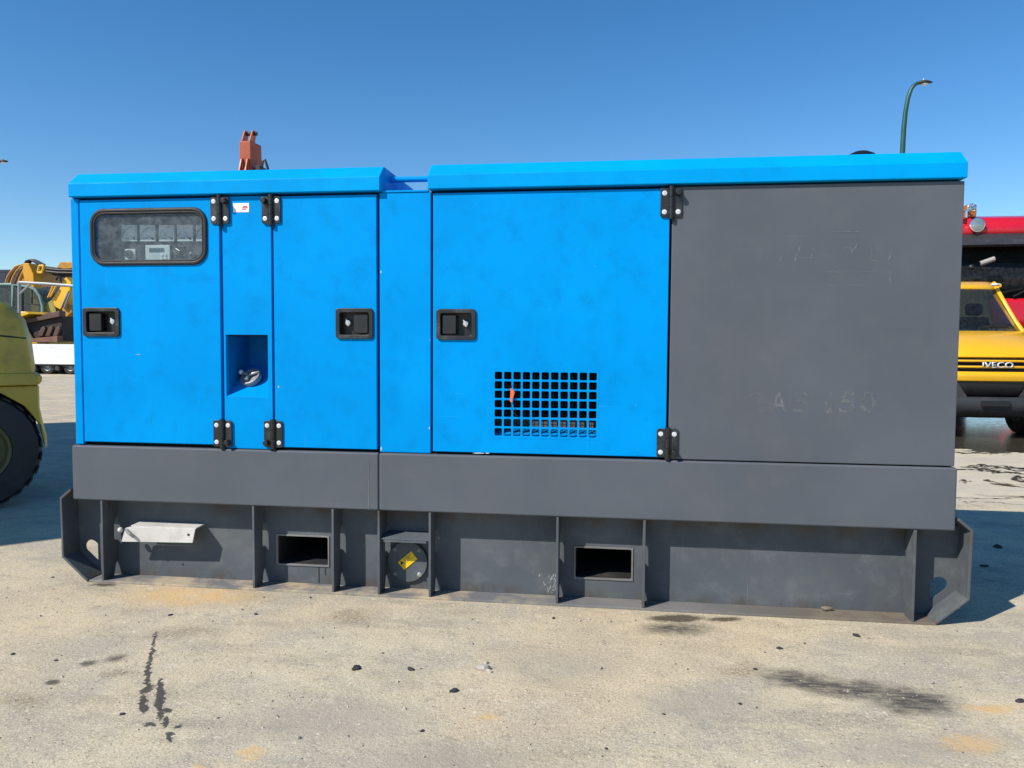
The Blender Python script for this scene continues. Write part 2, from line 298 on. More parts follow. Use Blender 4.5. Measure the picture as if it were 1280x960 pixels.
# ------------------------------------------------------------------ ground
def ground_mat():
    g = N('concrete_yard'); pos = g.co
    n1 = g.noise(.55, 3, .6); n2 = g.noise(2.3, 5, .66, g.mapping(loc=(3, 8, 0))); n3 = g.noise(11, 5, .72); n4 = g.noise(75, 4, .75); n5 = g.noise(165, 2, .7)
    sm = g.noise(3.0, 5, .7, g.mapping(scale=(.55, 1.7, 1), rot=(0, 0, R(-22))))           # smears rubbed along the machine
    c = g.mix(g.ramp(n2, .36, .64), (.335, .312, .275), (.465, .410, .315))
    c = g.mix(g.ramp(sm, .50, .68, 0, .85), c, (.275, .252, .215))
    c = g.mix(g.ramp(sm, .46, .32, 0, .5), c, (.52, .475, .385))
    c = g.mix(g.ramp(n1, .50, .68, 0, .5), c, (.50, .405, .28))
    c = g.mix(g.ramp(n3, .54, .70, 0, .6), c, (.235, .212, .18))
    c = g.mix(g.ramp(n3, .45, .30, 0, .55), c, (.58, .53, .45))
    c = g.mix(g.ramp(n4, .54, .66, 0, .62), c, (.17, .155, .132))
    c = g.mix(g.ramp(n4, .45, .33, 0, .62), c, (.66, .61, .52))
    c = g.mix(g.ramp(n5, .56, .66, 0, .55), c, (.15, .138, .12)); c = g.mix(g.ramp(n5, .43, .34, 0, .5), c, (.68, .63, .55))
    wv = g.noise(5.5, 3, .7, color=True); wf = g.noise(34, 3, .75, color=True)
    w1 = g.n.new('ShaderNodeVectorMath'); w1.operation = 'SCALE'; g.put(w1.inputs[0], g.vmath('SUBTRACT', wv, (.5, .5, .5))); w1.inputs['Scale'].default_value = .16; warp = w1.outputs[0]
    w2 = g.n.new('ShaderNodeVectorMath'); w2.operation = 'SCALE'; g.put(w2.inputs[0], g.vmath('SUBTRACT', wf, (.5, .5, .5))); w2.inputs['Scale'].default_value = .05
    P0 = g.vmath('ADD', pos, w2.outputs[0]); P1 = g.vmath('ADD', P0, warp)
    def blob(px, py, rx, ry, rot=0.0, soft=.6, P=P1):
        w = on_z(px, py); ca, sa = math.cos(R(rot)), math.sin(R(rot))
        e1 = on_z(px+rx*ca, py-rx*sa)-w; e2 = on_z(px+ry*sa, py+ry*ca)-w; det = e1.x*e2.y-e1.y*e2.x
        r1 = (e2.y/det, -e2.x/det, 0); r2 = (-e1.y/det, e1.x/det, 0)
        d = g.vmath('SUBTRACT', P, (w.x, w.y, 0)); cb = g.n.new('ShaderNodeCombineXYZ')
        for k, r_ in enumerate((r1, r2)):
            dn = g.n.new('ShaderNodeVectorMath'); dn.operation = 'DOT_PRODUCT'; g.put(dn.inputs[0], d); dn.inputs[1].default_value = r_; g.l.new(dn.outputs['Value'], cb.inputs[k])
        return g.ramp(g.length(cb.outputs[0]), 1.0, 1.0-soft, 0, 1)
    def lay(c, col, amt, specs, P=P1, gate=None):
        m = None
        for s in specs:
            b = blob(*s, P=P); m = b if m is None else g.math('MAXIMUM', m, b)
        if gate is not None: m = g.math('MULTIPLY', m, gate)
        return g.mix(g.math('MULTIPLY', m, amt), c, col), m
    grit = g.ramp(n4, .35, .62, .25, 1)
    # broad tyre-rubbed greys, sand drifts
    c, _ = lay(c, (.27, .255, .235), .75, [(880, 880, 120, 45, 0, .9), (420, 900, 190, 50, 0, .9), (700, 830, 130, 30, 0, .9), (1120, 940, 160, 30, 0, .9), (560, 950, 240, 40, 0, .9)], gate=g.ramp(n2, .3, .7, .3, 1))
    c, _ = lay(c, (.54, .36, .17), .8, [(312, 940, 24, 9, 0, .7), (1215, 930, 55, 20, 0, .9), (255, 958, 14, 6, 0, .7), (610, 895, 26, 9, 0, .9), (1245, 885, 60, 8, 0, .9), (240, 745, 130, 22, 0, .9)], gate=g.ramp(n3, .3, .62, .35, 1))
    c, _ = lay(c, (.20, .16, .115), .75, [(25, 880, 40, 20, 0, .9), (235, 790, 70, 14, 0, .9), (440, 772, 60, 16, 0, .9), (150, 842, 36, 7, 0, .9), (720, 752, 6, 3, 0, .9), (930, 838, 60, 14, 0, .9)], gate=grit)
    # black rubbed patches by the skid's right half
    c, _ = lay(c, (.05, .05, .052), .95, [(1000, 850, 70, 19, -8, .75), (1140, 876, 84, 22, -7, .75), (1075, 862, 74, 19, -7, .8), (845, 786, 70, 13, 0, .9), (1040, 858, 120, 20, -8, .9)], gate=g.ramp(g.noise(20, 5, .75, g.mapping(scale=(.5, 2, 1))), .28, .58, .35, 1))
    # oil drips
    c, oil = lay(c, (.032, .033, .036), .9, [(193, 800, 2.2, 14, -8, .25), (189, 822, 2.6, 20, -10, .25), (185, 845, 4, 26, 0, .25), (179, 880, 7, 14, 0, .25), (200, 872, 6, 32, 0, .2), (207, 902, 4, 9, 0, .3), (212, 921, 4, 8, 0, .3), (205, 888, 12, 3, 0, .3),
             (183, 862, 14, 4, 30, .4), (190, 905, 9, 2.5, 0, .4), (222, 908, 8, 2.4, 20, .5)], P=P0)
    c, _ = lay(c, (.05, .048, .045), .85, [(110, 829, 17, 5, 8, .7), (66, 853, 14, 4, 10, .6), (146, 823, 22, 7, 12, .9)], P=P0, gate=g.ramp(n3, .3, .55, .3, 1))
    c, wet = lay(c, (.045, .035, .028), .85, [(845, 773, 46, 6, 0, .5), (905, 774, 30, 4, 0, .6), (130, 731, 24, 3, 0, .7)], P=P0)
    # oily film and puddles spreading from under the van
    sx = g.n.new('ShaderNodeSeparateXYZ'); g.l.new(pos, sx.inputs[0])
    pv = g.noise(1.0, 5, .64, g.mapping(scale=(.85, .95, 1), loc=(3.3, .9, 0), rot=(0, 0, R(-30))), dist=.9)
    ridge = g.math('ABSOLUTE', g.math('SUBTRACT', pv, .5))
    reg = g.math('MULTIPLY', g.ramp(sx.outputs[0], 4.2, 4.9), g.math('MULTIPLY', g.ramp(sx.outputs[1], 2.55, 3.0), g.ramp(sx.outputs[1], 17, 12)))
    wid = g.ramp(sx.outputs[1], 2.8, 5.0, .010, .024); wid = g.math('ADD', wid, g.ramp(sx.outputs[1], 5.6, 7.2, 0, .5))
    pud = g.math('MULTIPLY', g.ramp(g.math('SUBTRACT', ridge, wid), .008, -.006), reg)
    c = g.mix(g.math('MULTIPLY', reg, .4), c, (.50, .475, .42))
    c = g.mix(pud, c, (.045, .040, .034))
    # hairline cracks
    ck = g.voronoi(.23, g.vmath('ADD', P1, (2.4, 1.7, 0)), 'DISTANCE_TO_EDGE'); ckm = g.math('MULTIPLY', g.math('MULTIPLY', g.ramp(ck, .0035, .001), g.ramp(n2, .40, .55)), g.ramp(sx.outputs[0], 4.15, 4.3))
    sp1 = g.voronoi(17, P0); gate1 = g.noise(23, 2, .5, g.mapping(loc=(1, 5, 0)))
    c = g.mix(g.math('MULTIPLY', g.ramp(sp1, .13, .05), g.ramp(gate1, .52, .62, 0, .8)), c, (.10, .092, .085))
    sp2 = g.voronoi(36, P0); c = g.mix(g.math('MULTIPLY', g.ramp(sp2, .20, .09), g.ramp(gate1, .47, .38, 0, .7)), c, (.66, .61, .52))
    c = g.mix(g.math('MULTIPLY', ckm, .7), c, (.06, .055, .05))
    tint = g.n.new('ShaderNodeMix'); tint.data_type = 'RGBA'; tint.blend_type = 'MULTIPLY'; tint.inputs[0].default_value = 1; g.put(tint.inputs[6], c); g.put(tint.inputs[7], (1.19, 1.125, .98)); c = tint.outputs[2]
    h = g.math('ADD', g.math('MULTIPLY', n3, .34), g.math('ADD', g.math('MULTIPLY', n4, .22), g.math('MULTIPLY', n5, .16)))
    h = g.math('SUBTRACT', h, g.math('MULTIPLY', ckm, .4))
    dry = g.math('SUBTRACT', 1.0, pud); h = g.math('MULTIPLY', h, dry)
    rough = g.math('SUBTRACT', g.ramp(n3, .3, .7, .82, .95), g.math('MULTIPLY', pud, .72)); rough = g.math('SUBTRACT', rough, g.math('MULTIPLY', wet, .35))
    nb = g.bump(h, .8, .014); nb = g.bump(g.math('MULTIPLY', n2, dry), .25, .05, nb)
    return g.done(g.bsdf(c, rough, 0, nb, 0, .3))
gm = MB()
GX = [-900, -60, -20, -8, -3, 0, 3, 6, 12, 24, 60, 900]; GY = [-300, -20, -8, -3, 0, 3, 8, 16, 30, 80, 300, 1500]
gm.v = [(x, y, 0) for y in GY for x in GX]; nx = len(GX)
gm.f = [(j*nx+i, j*nx+i+1, (j+1)*nx+i+1, (j+1)*nx+i) for j in range(len(GY)-1) for i in range(nx-1)]
ground = struct(gm.build('ground', ground_mat()))

# ------------------------------------------------------------------ generator
GEN = tag(empty('diesel_generator'), 'large blue and dark grey canopied diesel generator on a grey skid frame', 'generator')
W = 1.0                                             # depth of the canopy
DF = .012                                           # door front plane
XL, XR, ZR0, ZR1, ZROOF = .0, 4.032, .4055, .672, 1.862
# base tray (two folded lengths butted at a seam)
for a, b in ((XL, 1.5405), (1.542, XR)):
    MB().box(a, b, 0, W, ZR0, ZR1).build('base_rail', GREY, GEN, .009, 3)
MB().prism([(1.490, ZR0+.004), (1.494, ZR0+.004), (1.497, ZR0+.23), (1.496, ZR0+.23)], 'y', -.0012, .002).build('scratch_mark', RIMST, GEN)
# --- skid
PK = [(.992, 1.258, .097, .246), (2.437, 2.704, .097, .247)]
XA, XB = -.062, 4.092
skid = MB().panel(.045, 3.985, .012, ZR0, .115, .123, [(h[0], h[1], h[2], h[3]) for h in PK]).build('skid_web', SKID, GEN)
# web ends with the sloping slot
def web_end(sgn, x0, ox):
    X = lambda d: ox+sgn*d
    # outline measured inward->outward (d grows outward); a slanting slot is cut by building around it
    m = MB(); top = ZR0; hull = [(0, .012), (.0, top), (.110, top), (.110, .125), (-.015, .012)]
    slot = []; c0, c1, r = Vector((-.05, .075)), Vector((.035, .145)), .034; dv = (c1-c0).normalized(); a0 = math.atan2(dv.y, dv.x)
    for i in range(9): w = a0-math.pi/2+math.pi*i/8; slot.append((c1.x+r*math.cos(w), c1.y+r*math.sin(w)))
    for i in range(9): w = a0+math.pi/2+math.pi*i/8; slot.append((c0.x+r*math.cos(w), c0.y+r*math.sin(w)))
    out = [(.110, .16), (.110, .22), (.110, .30), (.110, top), (.06, top), (0, top), (-.05, top), (-.12, top), (-.12, .30), (-.12, .22), (-.12, .12), (-.12, .06), (-.12, .012), (-.08, .012), (-.04, .012), (-.015, .012), (.05, .068), (.110, .125)]
    def nearest(p): return min(range(len(slot)), key=lambda i: (slot[i][0]-p[0])**2+(slot[i][1]-p[1])**2)
    n = len(out); idx = [nearest(p) for p in out]
    for y in (.1153, .1227):
        b = len(m.v); m.v += [(X(p[0]), y, p[1]) for p in out+slot]
        for i in range(n):
            j = (i+1) % n; a, c = idx[i], idx[j]; f = [b+i, b+j, b+n+c]; k = c; steps = 0
            while k != a and steps < 12: k = (k-1) % len(slot); f.append(b+n+k); steps += 1
            if steps >= 12: f = [b+i, b+j, b+n+c, b+n+a] if a != c else [b+i, b+j, b+n+c]
            m.f.append(tuple(f))
    b0 = 0; b1 = n+len(slot)
    for i in range(len(slot)): j = (i+1) % len(slot); m.f.append((n+i, n+j, b1+n+j, b1+n+i))
    return m
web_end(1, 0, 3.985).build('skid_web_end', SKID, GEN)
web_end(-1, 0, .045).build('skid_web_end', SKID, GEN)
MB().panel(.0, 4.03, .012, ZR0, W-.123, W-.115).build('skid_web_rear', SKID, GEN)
for y0, y1 in ((0.002, .165), (W-.165, W-.002)):
    MB().box(.075, 3.972, y0, y1, 0.0, .011).build('skid_flange', FLANGE, GEN, .002)
    for sg in (-1, 1):
        o = (lambda x: x) if sg > 0 else (lambda x: 4.032-x)
        pr = [(3.968, .000), (4.100, .116), (4.104, .412), (4.048, .459), (4.040, .449), (4.092, .406), (4.088, .121), (3.962, .011)]
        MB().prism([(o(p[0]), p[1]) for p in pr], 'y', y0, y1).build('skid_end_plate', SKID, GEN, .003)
ribx = [.149, .927, 1.318, 1.539, 1.781, 2.366, 2.750, 3.876]
def rib(x, low=False):
    m = MB(); t = .0055
    pts = [(.003, .012), (.003, ZR0-.001)]
    pts += [(.114, ZR0-.001), (.114, .300), (.100, .297), (.090, .278), (.088, .200), (.096, .190), (.114, .188)]
    pts += [(.114, .082), (.104, .076), (.094, .055), (.084, .012)]
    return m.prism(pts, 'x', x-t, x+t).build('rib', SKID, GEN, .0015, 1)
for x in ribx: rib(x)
# weld bead at the foot of each rib
for x in ribx:
    rr = random.Random(int(x*1000))
    MB().tube([(x+.0085, .010+.008*i, .014+rr.uniform(-.001, .001)) for i in range(9)], [.0035+rr.uniform(0, .002) for i in range(9)], 6).build('weld_bead', SKID, GEN, smooth=True)
for h in PK:
    m = MB().rframe((h[0]-.002, h[1]+.002, h[2]-.002, h[3]+.002), (h[0]+.006, h[1]-.006, h[2]+.006, h[3]-.006), .008, .110, .125, walls_out=True)
    pk = m.build('fork_pocket_rim', RIMST, GEN, .0015, 1)
    m = MB(); a, b, c, d = h[0]+.006, h[1]-.006, h[2]+.006, h[3]-.006
    m.box(a, b, .126, .80, c-.004, c); m.box(a, b, .126, .80, d, d+.004); m.box(a-.004, a-.0002, .126, .80, c, d); m.box(b+.0002, b+.004, .126, .80, c, d); m.box(a, b, .801, .806, c, d)
    m.build('fork_pocket_tube', painted('shaded_dirty_tube_steel', (.02, .02, .021), .7, .3, dirt=(.12, .10, .08), dirt_amt=.5), pk)  # near-black base puts the pocket's inner shade into the colour, dirt on top
for dx, L, w in ((1.205, .077, .0045), (1.238, .037, .004)):
    MB().prism([(dx-w*.6, .094), (dx+w*.6, .094), (dx+w*.8, .094-L), (dx+w*.2, .091-L), (dx-w*.3, .094-L)], 'y', .1140, .1155).build('tar_drip', INK, pk)
# inspection cover with label
cx, cz = 1.649, .143
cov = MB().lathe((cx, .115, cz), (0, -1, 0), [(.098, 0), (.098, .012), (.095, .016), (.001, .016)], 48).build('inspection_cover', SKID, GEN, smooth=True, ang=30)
for a in (45, 135, 225, 315):
    bx, bz = cx+.083*math.cos(R(a)), cz+.083*math.sin(R(a))
    MB().lathe((bx, .0995, bz), (0, -1, 0), [(.0115, 0), (.0115, .002), (.0085, .0025), (.0085, .008), (.006, .009), (.0005, .009)], 12).build('bolt', STEEL if a == 315 else RIMST, cov)
Ml = Matrix.Translation((cx+.002, .0978, cz+.006)) @ Matrix.Rotation(R(-40), 4, 'Y')
def lq(name, mat, x0, x1, z0, z1, y=0.0, par=cov, t=.0006):
    return MB().add([tuple(Ml @ Vector((x, y+yy, z))) for yy in (0, -t) for x, z in ((x0, z0), (x1, z0), (x1, z1), (x0, z1))], [(0, 1, 2, 3), (7, 6, 5, 4), (0, 4, 5, 1), (1, 5, 6, 2), (2, 6, 7, 3), (3, 7, 4, 0)]).build(name, mat, par)
lb = lq('warning_label', YELLAB, -.044, .044, -.025, .025)
for a in ((-.0425, .0425, -.0245, -.0232), (-.0425, .0425, .0232, .0245), (-.0435, -.0425, -.0245, .0245), (.0425, .0435, -.0245, .0245), (-.0425, .0425, -.003, -.0018)): lq('label_line', INK, *a, y=-.0008, t=.0003)
MB().add([tuple(Ml @ Vector((x, -.001, z))) for x, z in ((-.040, .003), (-.018, .003), (-.029, .021))], [(0, 1, 2)]).build('label_symbol', INK, cov)
for i in range(3): lq('label_line', INK, -.012, .036-.008*i, .016-.006*i, .018-.006*i, y=-.0008, t=.0003)
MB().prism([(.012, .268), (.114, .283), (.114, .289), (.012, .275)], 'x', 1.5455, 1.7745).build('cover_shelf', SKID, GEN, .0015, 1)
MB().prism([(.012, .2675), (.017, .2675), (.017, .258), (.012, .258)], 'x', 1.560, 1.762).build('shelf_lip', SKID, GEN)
# white angle bracket with a pin
def wpt(x, y, Y): p = on_y(x, y, Y); return (p.x, p.z)
bf = [wpt(152, 677, .03), wpt(241, 678.5, .03), wpt(244.5, 661, .03), wpt(162, 658.5, .03), wpt(157, 660, .03)]
br = MB().prism(bf, 'y', .027, .033).build('step_bracket', GALV, GEN, .0015, 1)
zt = bf[2][1]
MB().prism([(.0335, zt-.003), (.0335, zt+.003), (.1148, zt+.006), (.1148, zt)], 'x', bf[3][0]+.005, bf[2][0]).build('bracket_top', GALV, br)
hp = wpt(235.5, 668.5, .026); MB().lathe((hp[0], .0268, hp[1]), (0, -1, 0), [(.0065, 0), (.0065, .0006), (.0003, .0007)], 14).build('bolt_hole', INK, br)
p0 = on_y(161, 666, .018); p1 = on_y(167, 671, .012)
MB().tube([(p0.x-.02, .03, p0.z+.012), p0, ((p0.x+p1.x)/2, .010, (p0.z+p1.z)/2+.003), p1], .008, 8).build('locking_pin', RIMST, GEN, smooth=True)
q0 = on_y(150.5, 662.3, .03); MB().sphere((q0.x, .03, q0.z), .013, 14).build('pin_head', GALV, GEN, smooth=True)
MB().cyl((.5, .1155, .075), (.5, .1135, .075), .005, n=10).build('drain_hole', INK, GEN)
rq = random.Random(21); ps = MB()
for i in range(30):
    x = 2.352-abs(rq.gauss(0, .03)); z = .022+abs(rq.gauss(0, .045)); w = rq.uniform(.0012, .004); h = rq.uniform(.004, .022)
    ps.prism([(x-w, z), (x+w*.6, z+.001), (x+w, z+h*.6), (x, z+h), (x-w*.8, z+h*.5)], 'y', .1142, .1152)
ps.build('paint_splash', plain('pale_splash', (.30, .31, .30), .6, var=.2), GEN)['kind'] = 'stuff'
# --- canopy shell
MB().box(.016, .034, .02, W-.02, ZR1+.002, ZROOF).build('end_wall', BLUE, GEN)
MB().box(4.004, 4.022, .046, W-.02, ZR1+.002, ZROOF).build('end_wall', GREY, GEN)
MB().box(.036, 4.002, W-.034, W-.016, ZR1+.002, ZROOF).build('rear_wall', BLUE, GEN)
G1, G2, G3, G4, G5 = .7785, 1.0305, 1.5365, 1.7865, 2.8425
holes_in = [(.10, .74, 1.50, 1.83), (.795, 1.0, .93, 1.205), (2.06, 2.55, .74, 1.07), (.085, .245, 1.215, 1.325), (1.35, 1.505, 1.21, 1.32), (1.82, 1.98, 1.21, 1.32)]
MB().panel(.035, 4.003, ZR1+.003, ZROOF-.001, .049, .053, holes_in).build('inner_frame', FOAM, GEN)
MB().box(.0125, .0555, DF+.002, .046, ZR1+.003, ZROOF-.004).build('corner_post', BLUE, GEN, .006, 3)
# door 1 with control window
zb, zt = ZR1+.018, ZROOF-.012
W1 = (.127, .703, 1.548, 1.797)
d1 = MB().panel(.061, G1-.0065, zb, zt, DF, .045, [(.10, .73, 1.52, 1.825), (.082, .250, 1.212, 1.327)])
d1.rframe((.10, .73, 1.52, 1.825), (W1[0]+.006, W1[1]-.006, W1[2]+.006, W1[3]-.006), .055, DF, .045, 8)
door1 = d1.build('control_door', BLUE, GEN, .004, 3, weld=True); door1['label'] = 'blue door with a rounded instrument window'
path = [(p[0], .011, p[1]) for p in rrect(W1[0], W1[1], W1[2], W1[3], .062, 8)]
MB().tube(path, .0105, 10, True).build('window_gasket', RUBBER, door1, smooth=True, ang=60)
path2 = [(p[0], .008, p[1]) for p in rrect(W1[0]+.012, W1[1]-.012, W1[2]+.012, W1[3]-.012, .05, 8)]
MB().tube(path2, .0045, 8, True).build('gasket_lip', RUBBER, door1, smooth=True, ang=60)
MB().prism(rrect(W1[0]+.01, W1[1]-.01, W1[2]+.01, W1[3]-.01, .05, 8), 'y', .016, .019).build('window_pane', PANE, door1)
# control board behind the window
CB = MB().box(.0905, .7495, .104, .110, 1.494, 1.836).box(.086, .0905, .054, .110, 1.49, 1.84).box(.7495, .754, .054, .110, 1.49, 1.84).box(.0905, .7495, .054, .1035, 1.4895, 1.494).box(.0905, .7495, .054, .1035, 1.836, 1.8405).build('control_board', BOARD, GEN)
CY = .1035
def onp(x, y): p = on_y(x, y, CY-.008); return p.x, p.z
for x0, x1 in ((152.5, 171.5), (175.5, 194.5), (199, 218), (222, 241.5), (245.5, 262)):
    a = onp(x0, 302); b = onp(x1, 281)
    gq = MB().box(a[0], b[0], CY-.012, CY, a[1], b[1]).build('gauge', GAUGEF, CB, .002); w_, h_ = b[0]-a[0], b[1]-a[1]
    c0 = Vector((b[0]-.018, 0, a[1]+.014))
    MB().tube([(c0.x+.9*w_*.8*math.cos(R(t)), CY-.0127, c0.z+h_*.68*math.sin(R(t))) for t in range(95, 176, 8)], .0011, 5).build('gauge_scale', INK, gq)
    MB().add([(c0.x, CY-.0128, c0.z), (c0.x+.003, CY-.0128, c0.z+.002), (c0.x-w_*.5, CY-.0128, c0.z+h_*.28)], [(0, 1, 2)]).build('needle', INK, gq)
    MB().lathe((b[0]-.014, CY-.012, a[1]+.013), (0, -1, 0), [(.006, 0), (.006, .002), (.0005, .002)], 10).build('gauge_pivot', BLACK, gq)
    MB().box(a[0]+.018, a[0]+.042, CY-.0128, CY-.0122, a[1]+.014, a[1]+.018).build('gauge_caption', INK, gq)
a = onp(155, 325); b = onp(169, 311)
rs = MB().box(a[0], b[0], CY-.008, CY, a[1], b[1]).build('rotary_switch', WHITEP, CB, .003)
MB().lathe(((a[0]+b[0])/2, CY-.008, (a[1]+b[1])/2), (0, -1, 0), [(.021, 0), (.019, .012), (.0005, .012)], 20).build('switch_knob', BOARD, rs, smooth=True, ang=30)
mx, mz = (a[0]+b[0])/2, (a[1]+b[1])/2
MB().add([(mx-.018, CY-.03, mz+.010), (mx-.013, CY-.03, mz+.015), (mx+.018, CY-.03, mz-.010), (mx+.013, CY-.03, mz-.015), (mx-.018, CY-.02, mz+.010), (mx-.013, CY-.02, mz+.015), (mx+.018, CY-.02, mz-.010), (mx+.013, CY-.02, mz-.015)], [(0, 1, 2, 3), (0, 4, 5, 1), (1, 5, 6, 2), (2, 6, 7, 3), (3, 7, 4, 0)]).build('switch_handle', BLACK, rs)
a = onp(182, 325.5); b = onp(212.5, 306)
ct = MB().box(a[0], b[0], CY-.010, CY, a[1], b[1]).build('controller', GAUGEF, CB, .003)
s0 = onp(187, 315.5); s1 = onp(205.5, 310); MB().box(s0[0], s1[0], CY-.0112, CY-.0098, s0[1], s1[1]).build('display', LCD, ct)
for bx_, by_ in ((203, 319), (207.5, 319), (203, 323), (207.5, 323)):
    p = onp(bx_, by_); MB().lathe((p[0], CY-.010, p[1]), (0, -1, 0), [(.006, 0), (.006, .003), (.0005, .0035)], 10).build('button', WHITEP, ct)
a = onp(221, 320.5); b = onp(230.5, 307.5); kn = MB().box(a[0], b[0], CY-.006, CY, a[1], b[1]).build('selector', BLACK, CB, .002)
MB().lathe(((a[0]+b[0])/2, CY-.006, (a[1]+b[1])/2), (0, -1, 0), [(.015, 0), (.013, .018), (.0005, .018)], 16).build('selector_knob', BLACK, kn, smooth=True, ang=30)
MB().cyl(((a[0]+b[0])/2-.016, CY-.022, (a[1]+b[1])/2+.012), ((a[0]+b[0])/2+.004, CY-.024, (a[1]+b[1])/2-.001), .003, n=8).build('key', STEEL, kn)
p = onp(240.5, 317.5); pb = MB().lathe((p[0], CY, p[1]), (0, -1, 0), [(.014, 0), (.014, .008), (.0005, .010)], 16).build('push_button', BLACK, CB, smooth=True, ang=30)
p = onp(239, 316.5); MB().sphere((p[0], CY-.012, p[1]), .0055, 10).build('indicator_lamp', WHITEP, pb, smooth=True)
# service panel with filler niche
NX0, NX1, NZ0, NZ1 = .796, 1.003, .921, 1.211
sp = MB().panel(.7845, G2-.006, ZR1+.003, ZROOF-.008, DF+.003, .045, [(NX0, NX1, NZ0, NZ1)]).build('service_panel', BLUE, GEN, .002, 2)
nm = MB(); D = .25
nm.add([(NX0, .046, NZ0), (NX1, .046, NZ0), (NX1, .046, NZ1), (NX0, .046, NZ1), (NX0, D, NZ0+.14), (NX1, D, NZ0+.14), (NX1, D, NZ1), (NX0, D, NZ1)],
       [(1, 2, 6, 5), (2, 3, 7, 6), (3, 0, 4, 7), (4, 5, 6, 7)])
nm.build('filler_niche', BLUESHD, sp)
MB().prism([(.0165, NZ0+.0004), (D-.001, NZ0+.14), (D-.001, NZ0+.13), (.0165, NZ0-.004)], 'x', NX0+.0005, NX1-.0005).build('niche_floor', BLUE, sp)
ax = Vector((-.16, -.70, .70)).normalized(); fc = on_y(315.5, 474.5, .125)
MB().cyl(fc-ax*.05, fc, .042, .046, 24).build('filler_neck', BLACK, sp, smooth=True, ang=30)
n_ = 40; prof = []
cap = MB(); q = ax.to_track_quat('Z', 'Y')
for r_, h_ in ((.051, 0), (.053, .004), (.053, .020), (.050, .026), (.043, .027), (.041, .023), (.001, .023)):
    for i in range(n_): rr = r_*(1.0 if i % 2 or r_ < .05 else .955); w = 2*math.pi*i/n_; cap.v.append(tuple(fc+q@Vector((rr*math.cos(w), rr*math.sin(w), h_))))
cap.f = [(k*n_+i, k*n_+(i+1) % n_, (k+1)*n_+(i+1) % n_, (k+1)*n_+i) for k in range(6) for i in range(n_)]
CAPH = plain('worn_handle_steel', (.33, .33, .32), .4, .5, .3, scale=50)
capo = cap.build('fuel_cap', plain('cap_steel', (.24, .245, .25), .42, .35, .3, scale=60), sp, smooth=True, ang=25)
tv = q@Vector((1, 0, 0)); sv = q@Vector((0, 1, 0)); tv2 = (Vector((1, 0, 0))-ax*ax.x).normalized(); sv2 = ax.cross(tv2)
def cp(a, b, h): return fc+tv2*a+sv2*b+ax*(.023+h)
MB().tube([cp(-.045, .018, .012), cp(-.022, .008, .014), cp(0, 0, .010), cp(.022, .006, .012), cp(.043, .018, .006)], [.010, .007, .007, .007, .006], 8).build('cap_handle', CAPH, sp, smooth=True)
MB().tube([cp(0, 0, .011), cp(-.004, -.016, .012), cp(-.006, -.032, .008)], [.008, .010, .011], 8).build('cap_latch', CAPH, sp, smooth=True)
MB().sphere(cp(-.047, .020, .016), .013, 12).build('cap_lock', ZINC, sp, smooth=True)
st = MB().prism([(.841, 1.780), (.919, 1.780), (.919, 1.822), (.841, 1.822)], 'y', DF+.0015, DF+.0031).build('sticker', STICKW, sp)
for z, x0, x1 in ((1.801, .886, .912), (1.794, .884, .905), (1.807, .890, .910)): MB().box(x0, x1, DF+.0008, DF+.0013, z-.0022, z+.0018).build('sticker_print', REDINK, st)
# door 2, mid panel, door 3, grey panel
door2 = MB().panel(G2+.006, G3-.006, zb-.004, zt, DF, .045, [(1.348, 1.507, 1.208, 1.322)]).build('access_door', BLUE, GEN, .004, 3)
MB().panel(G3+.006, G4-.006, ZR1+.003, ZROOF-.006, DF+.006, .045).build('centre_panel', BLUE, GEN, .002, 2)
GR = (2.073, 2.537, .760, 1.056)
door3 = MB().panel(G4+.006, G5-.005, zb-.006, zt, DF, .045, [(1.818, 1.982, 1.206, 1.321), GR]).build('engine_door', BLUE, GEN, .004, 3); door3['label'] = 'wide blue door with a square-hole grille'
gl = MB(); nxg, nzg = 11, 7; px_, pz_ = (GR[1]-GR[0])/nxg, (GR[3]-GR[2])/nzg
for i in range(nxg):
    for j in range(nzg):
        x0, z0 = GR[0]+i*px_, GR[2]+j*pz_; hx, hz = px_*.096, pz_*.096
        e = .007; gl.rframe((x0-(e if i == 0 else 0), x0+px_+(e if i == nxg-1 else 0), z0-(e if j == 0 else 0), z0+pz_+(e if j == nzg-1 else 0)), (x0+hx, x0+px_-hx, z0+hz, z0+pz_-hz), .006, DF-.0006, DF-.0001, 3); gl.rframe((x0+.0004, x0+px_-.0004, z0+.0004, z0+pz_-.0004), (x0+hx, x0+px_-hx, z0+hz, z0+pz_-hz), .006, DF-.0001, DF+.003, 3)
gl.build('grille', BLUE, door3, weld=True)
# grille cavity: foam box, wire mesh and a painted sill
cav = MB(); a, b, c, d = 2.05, 2.56, .735, 1.075
cav.box(a, b, .40, .41, c, d); cav.box(a-.006, a-.0005, .054, .40, c, d); cav.box(b+.0005, b+.006, .054, .40, c, d); cav.box(a, b, .054, .40, d+.0005, d+.006)
cav.build('air_duct', FOAM, GEN)
MB().prism([(.0465, .742), (.0465, .768), (.090, .790), (.090, .735)], 'x', a+.002, b-.002).build('duct_sill', BLUESHD, GEN)
MB().box(a+.01, b-.01, .16, .30, .74, .835).build('duct_baffle', plain('dusty_foam', (.10, .095, .09), .9, var=.5, scale=50), GEN)
wm = MB()
for i in range(24): x = a+.02+i*.0205; wm.tube([(x-.02, .060, .768+.0), (x+.012, .066, .80)], .0013, 5)
for i in range(23): x = a+.03+i*.0215; wm.tube([(x, .068, .765), (x, .068, 1.07)], .0010, 4)
for i in range(14): z = .77+i*.0215; wm.tube([(a, .0695, z), (b, .0695, z)], .0010, 4)
wm.build('wire_mesh', WIREM, GEN)
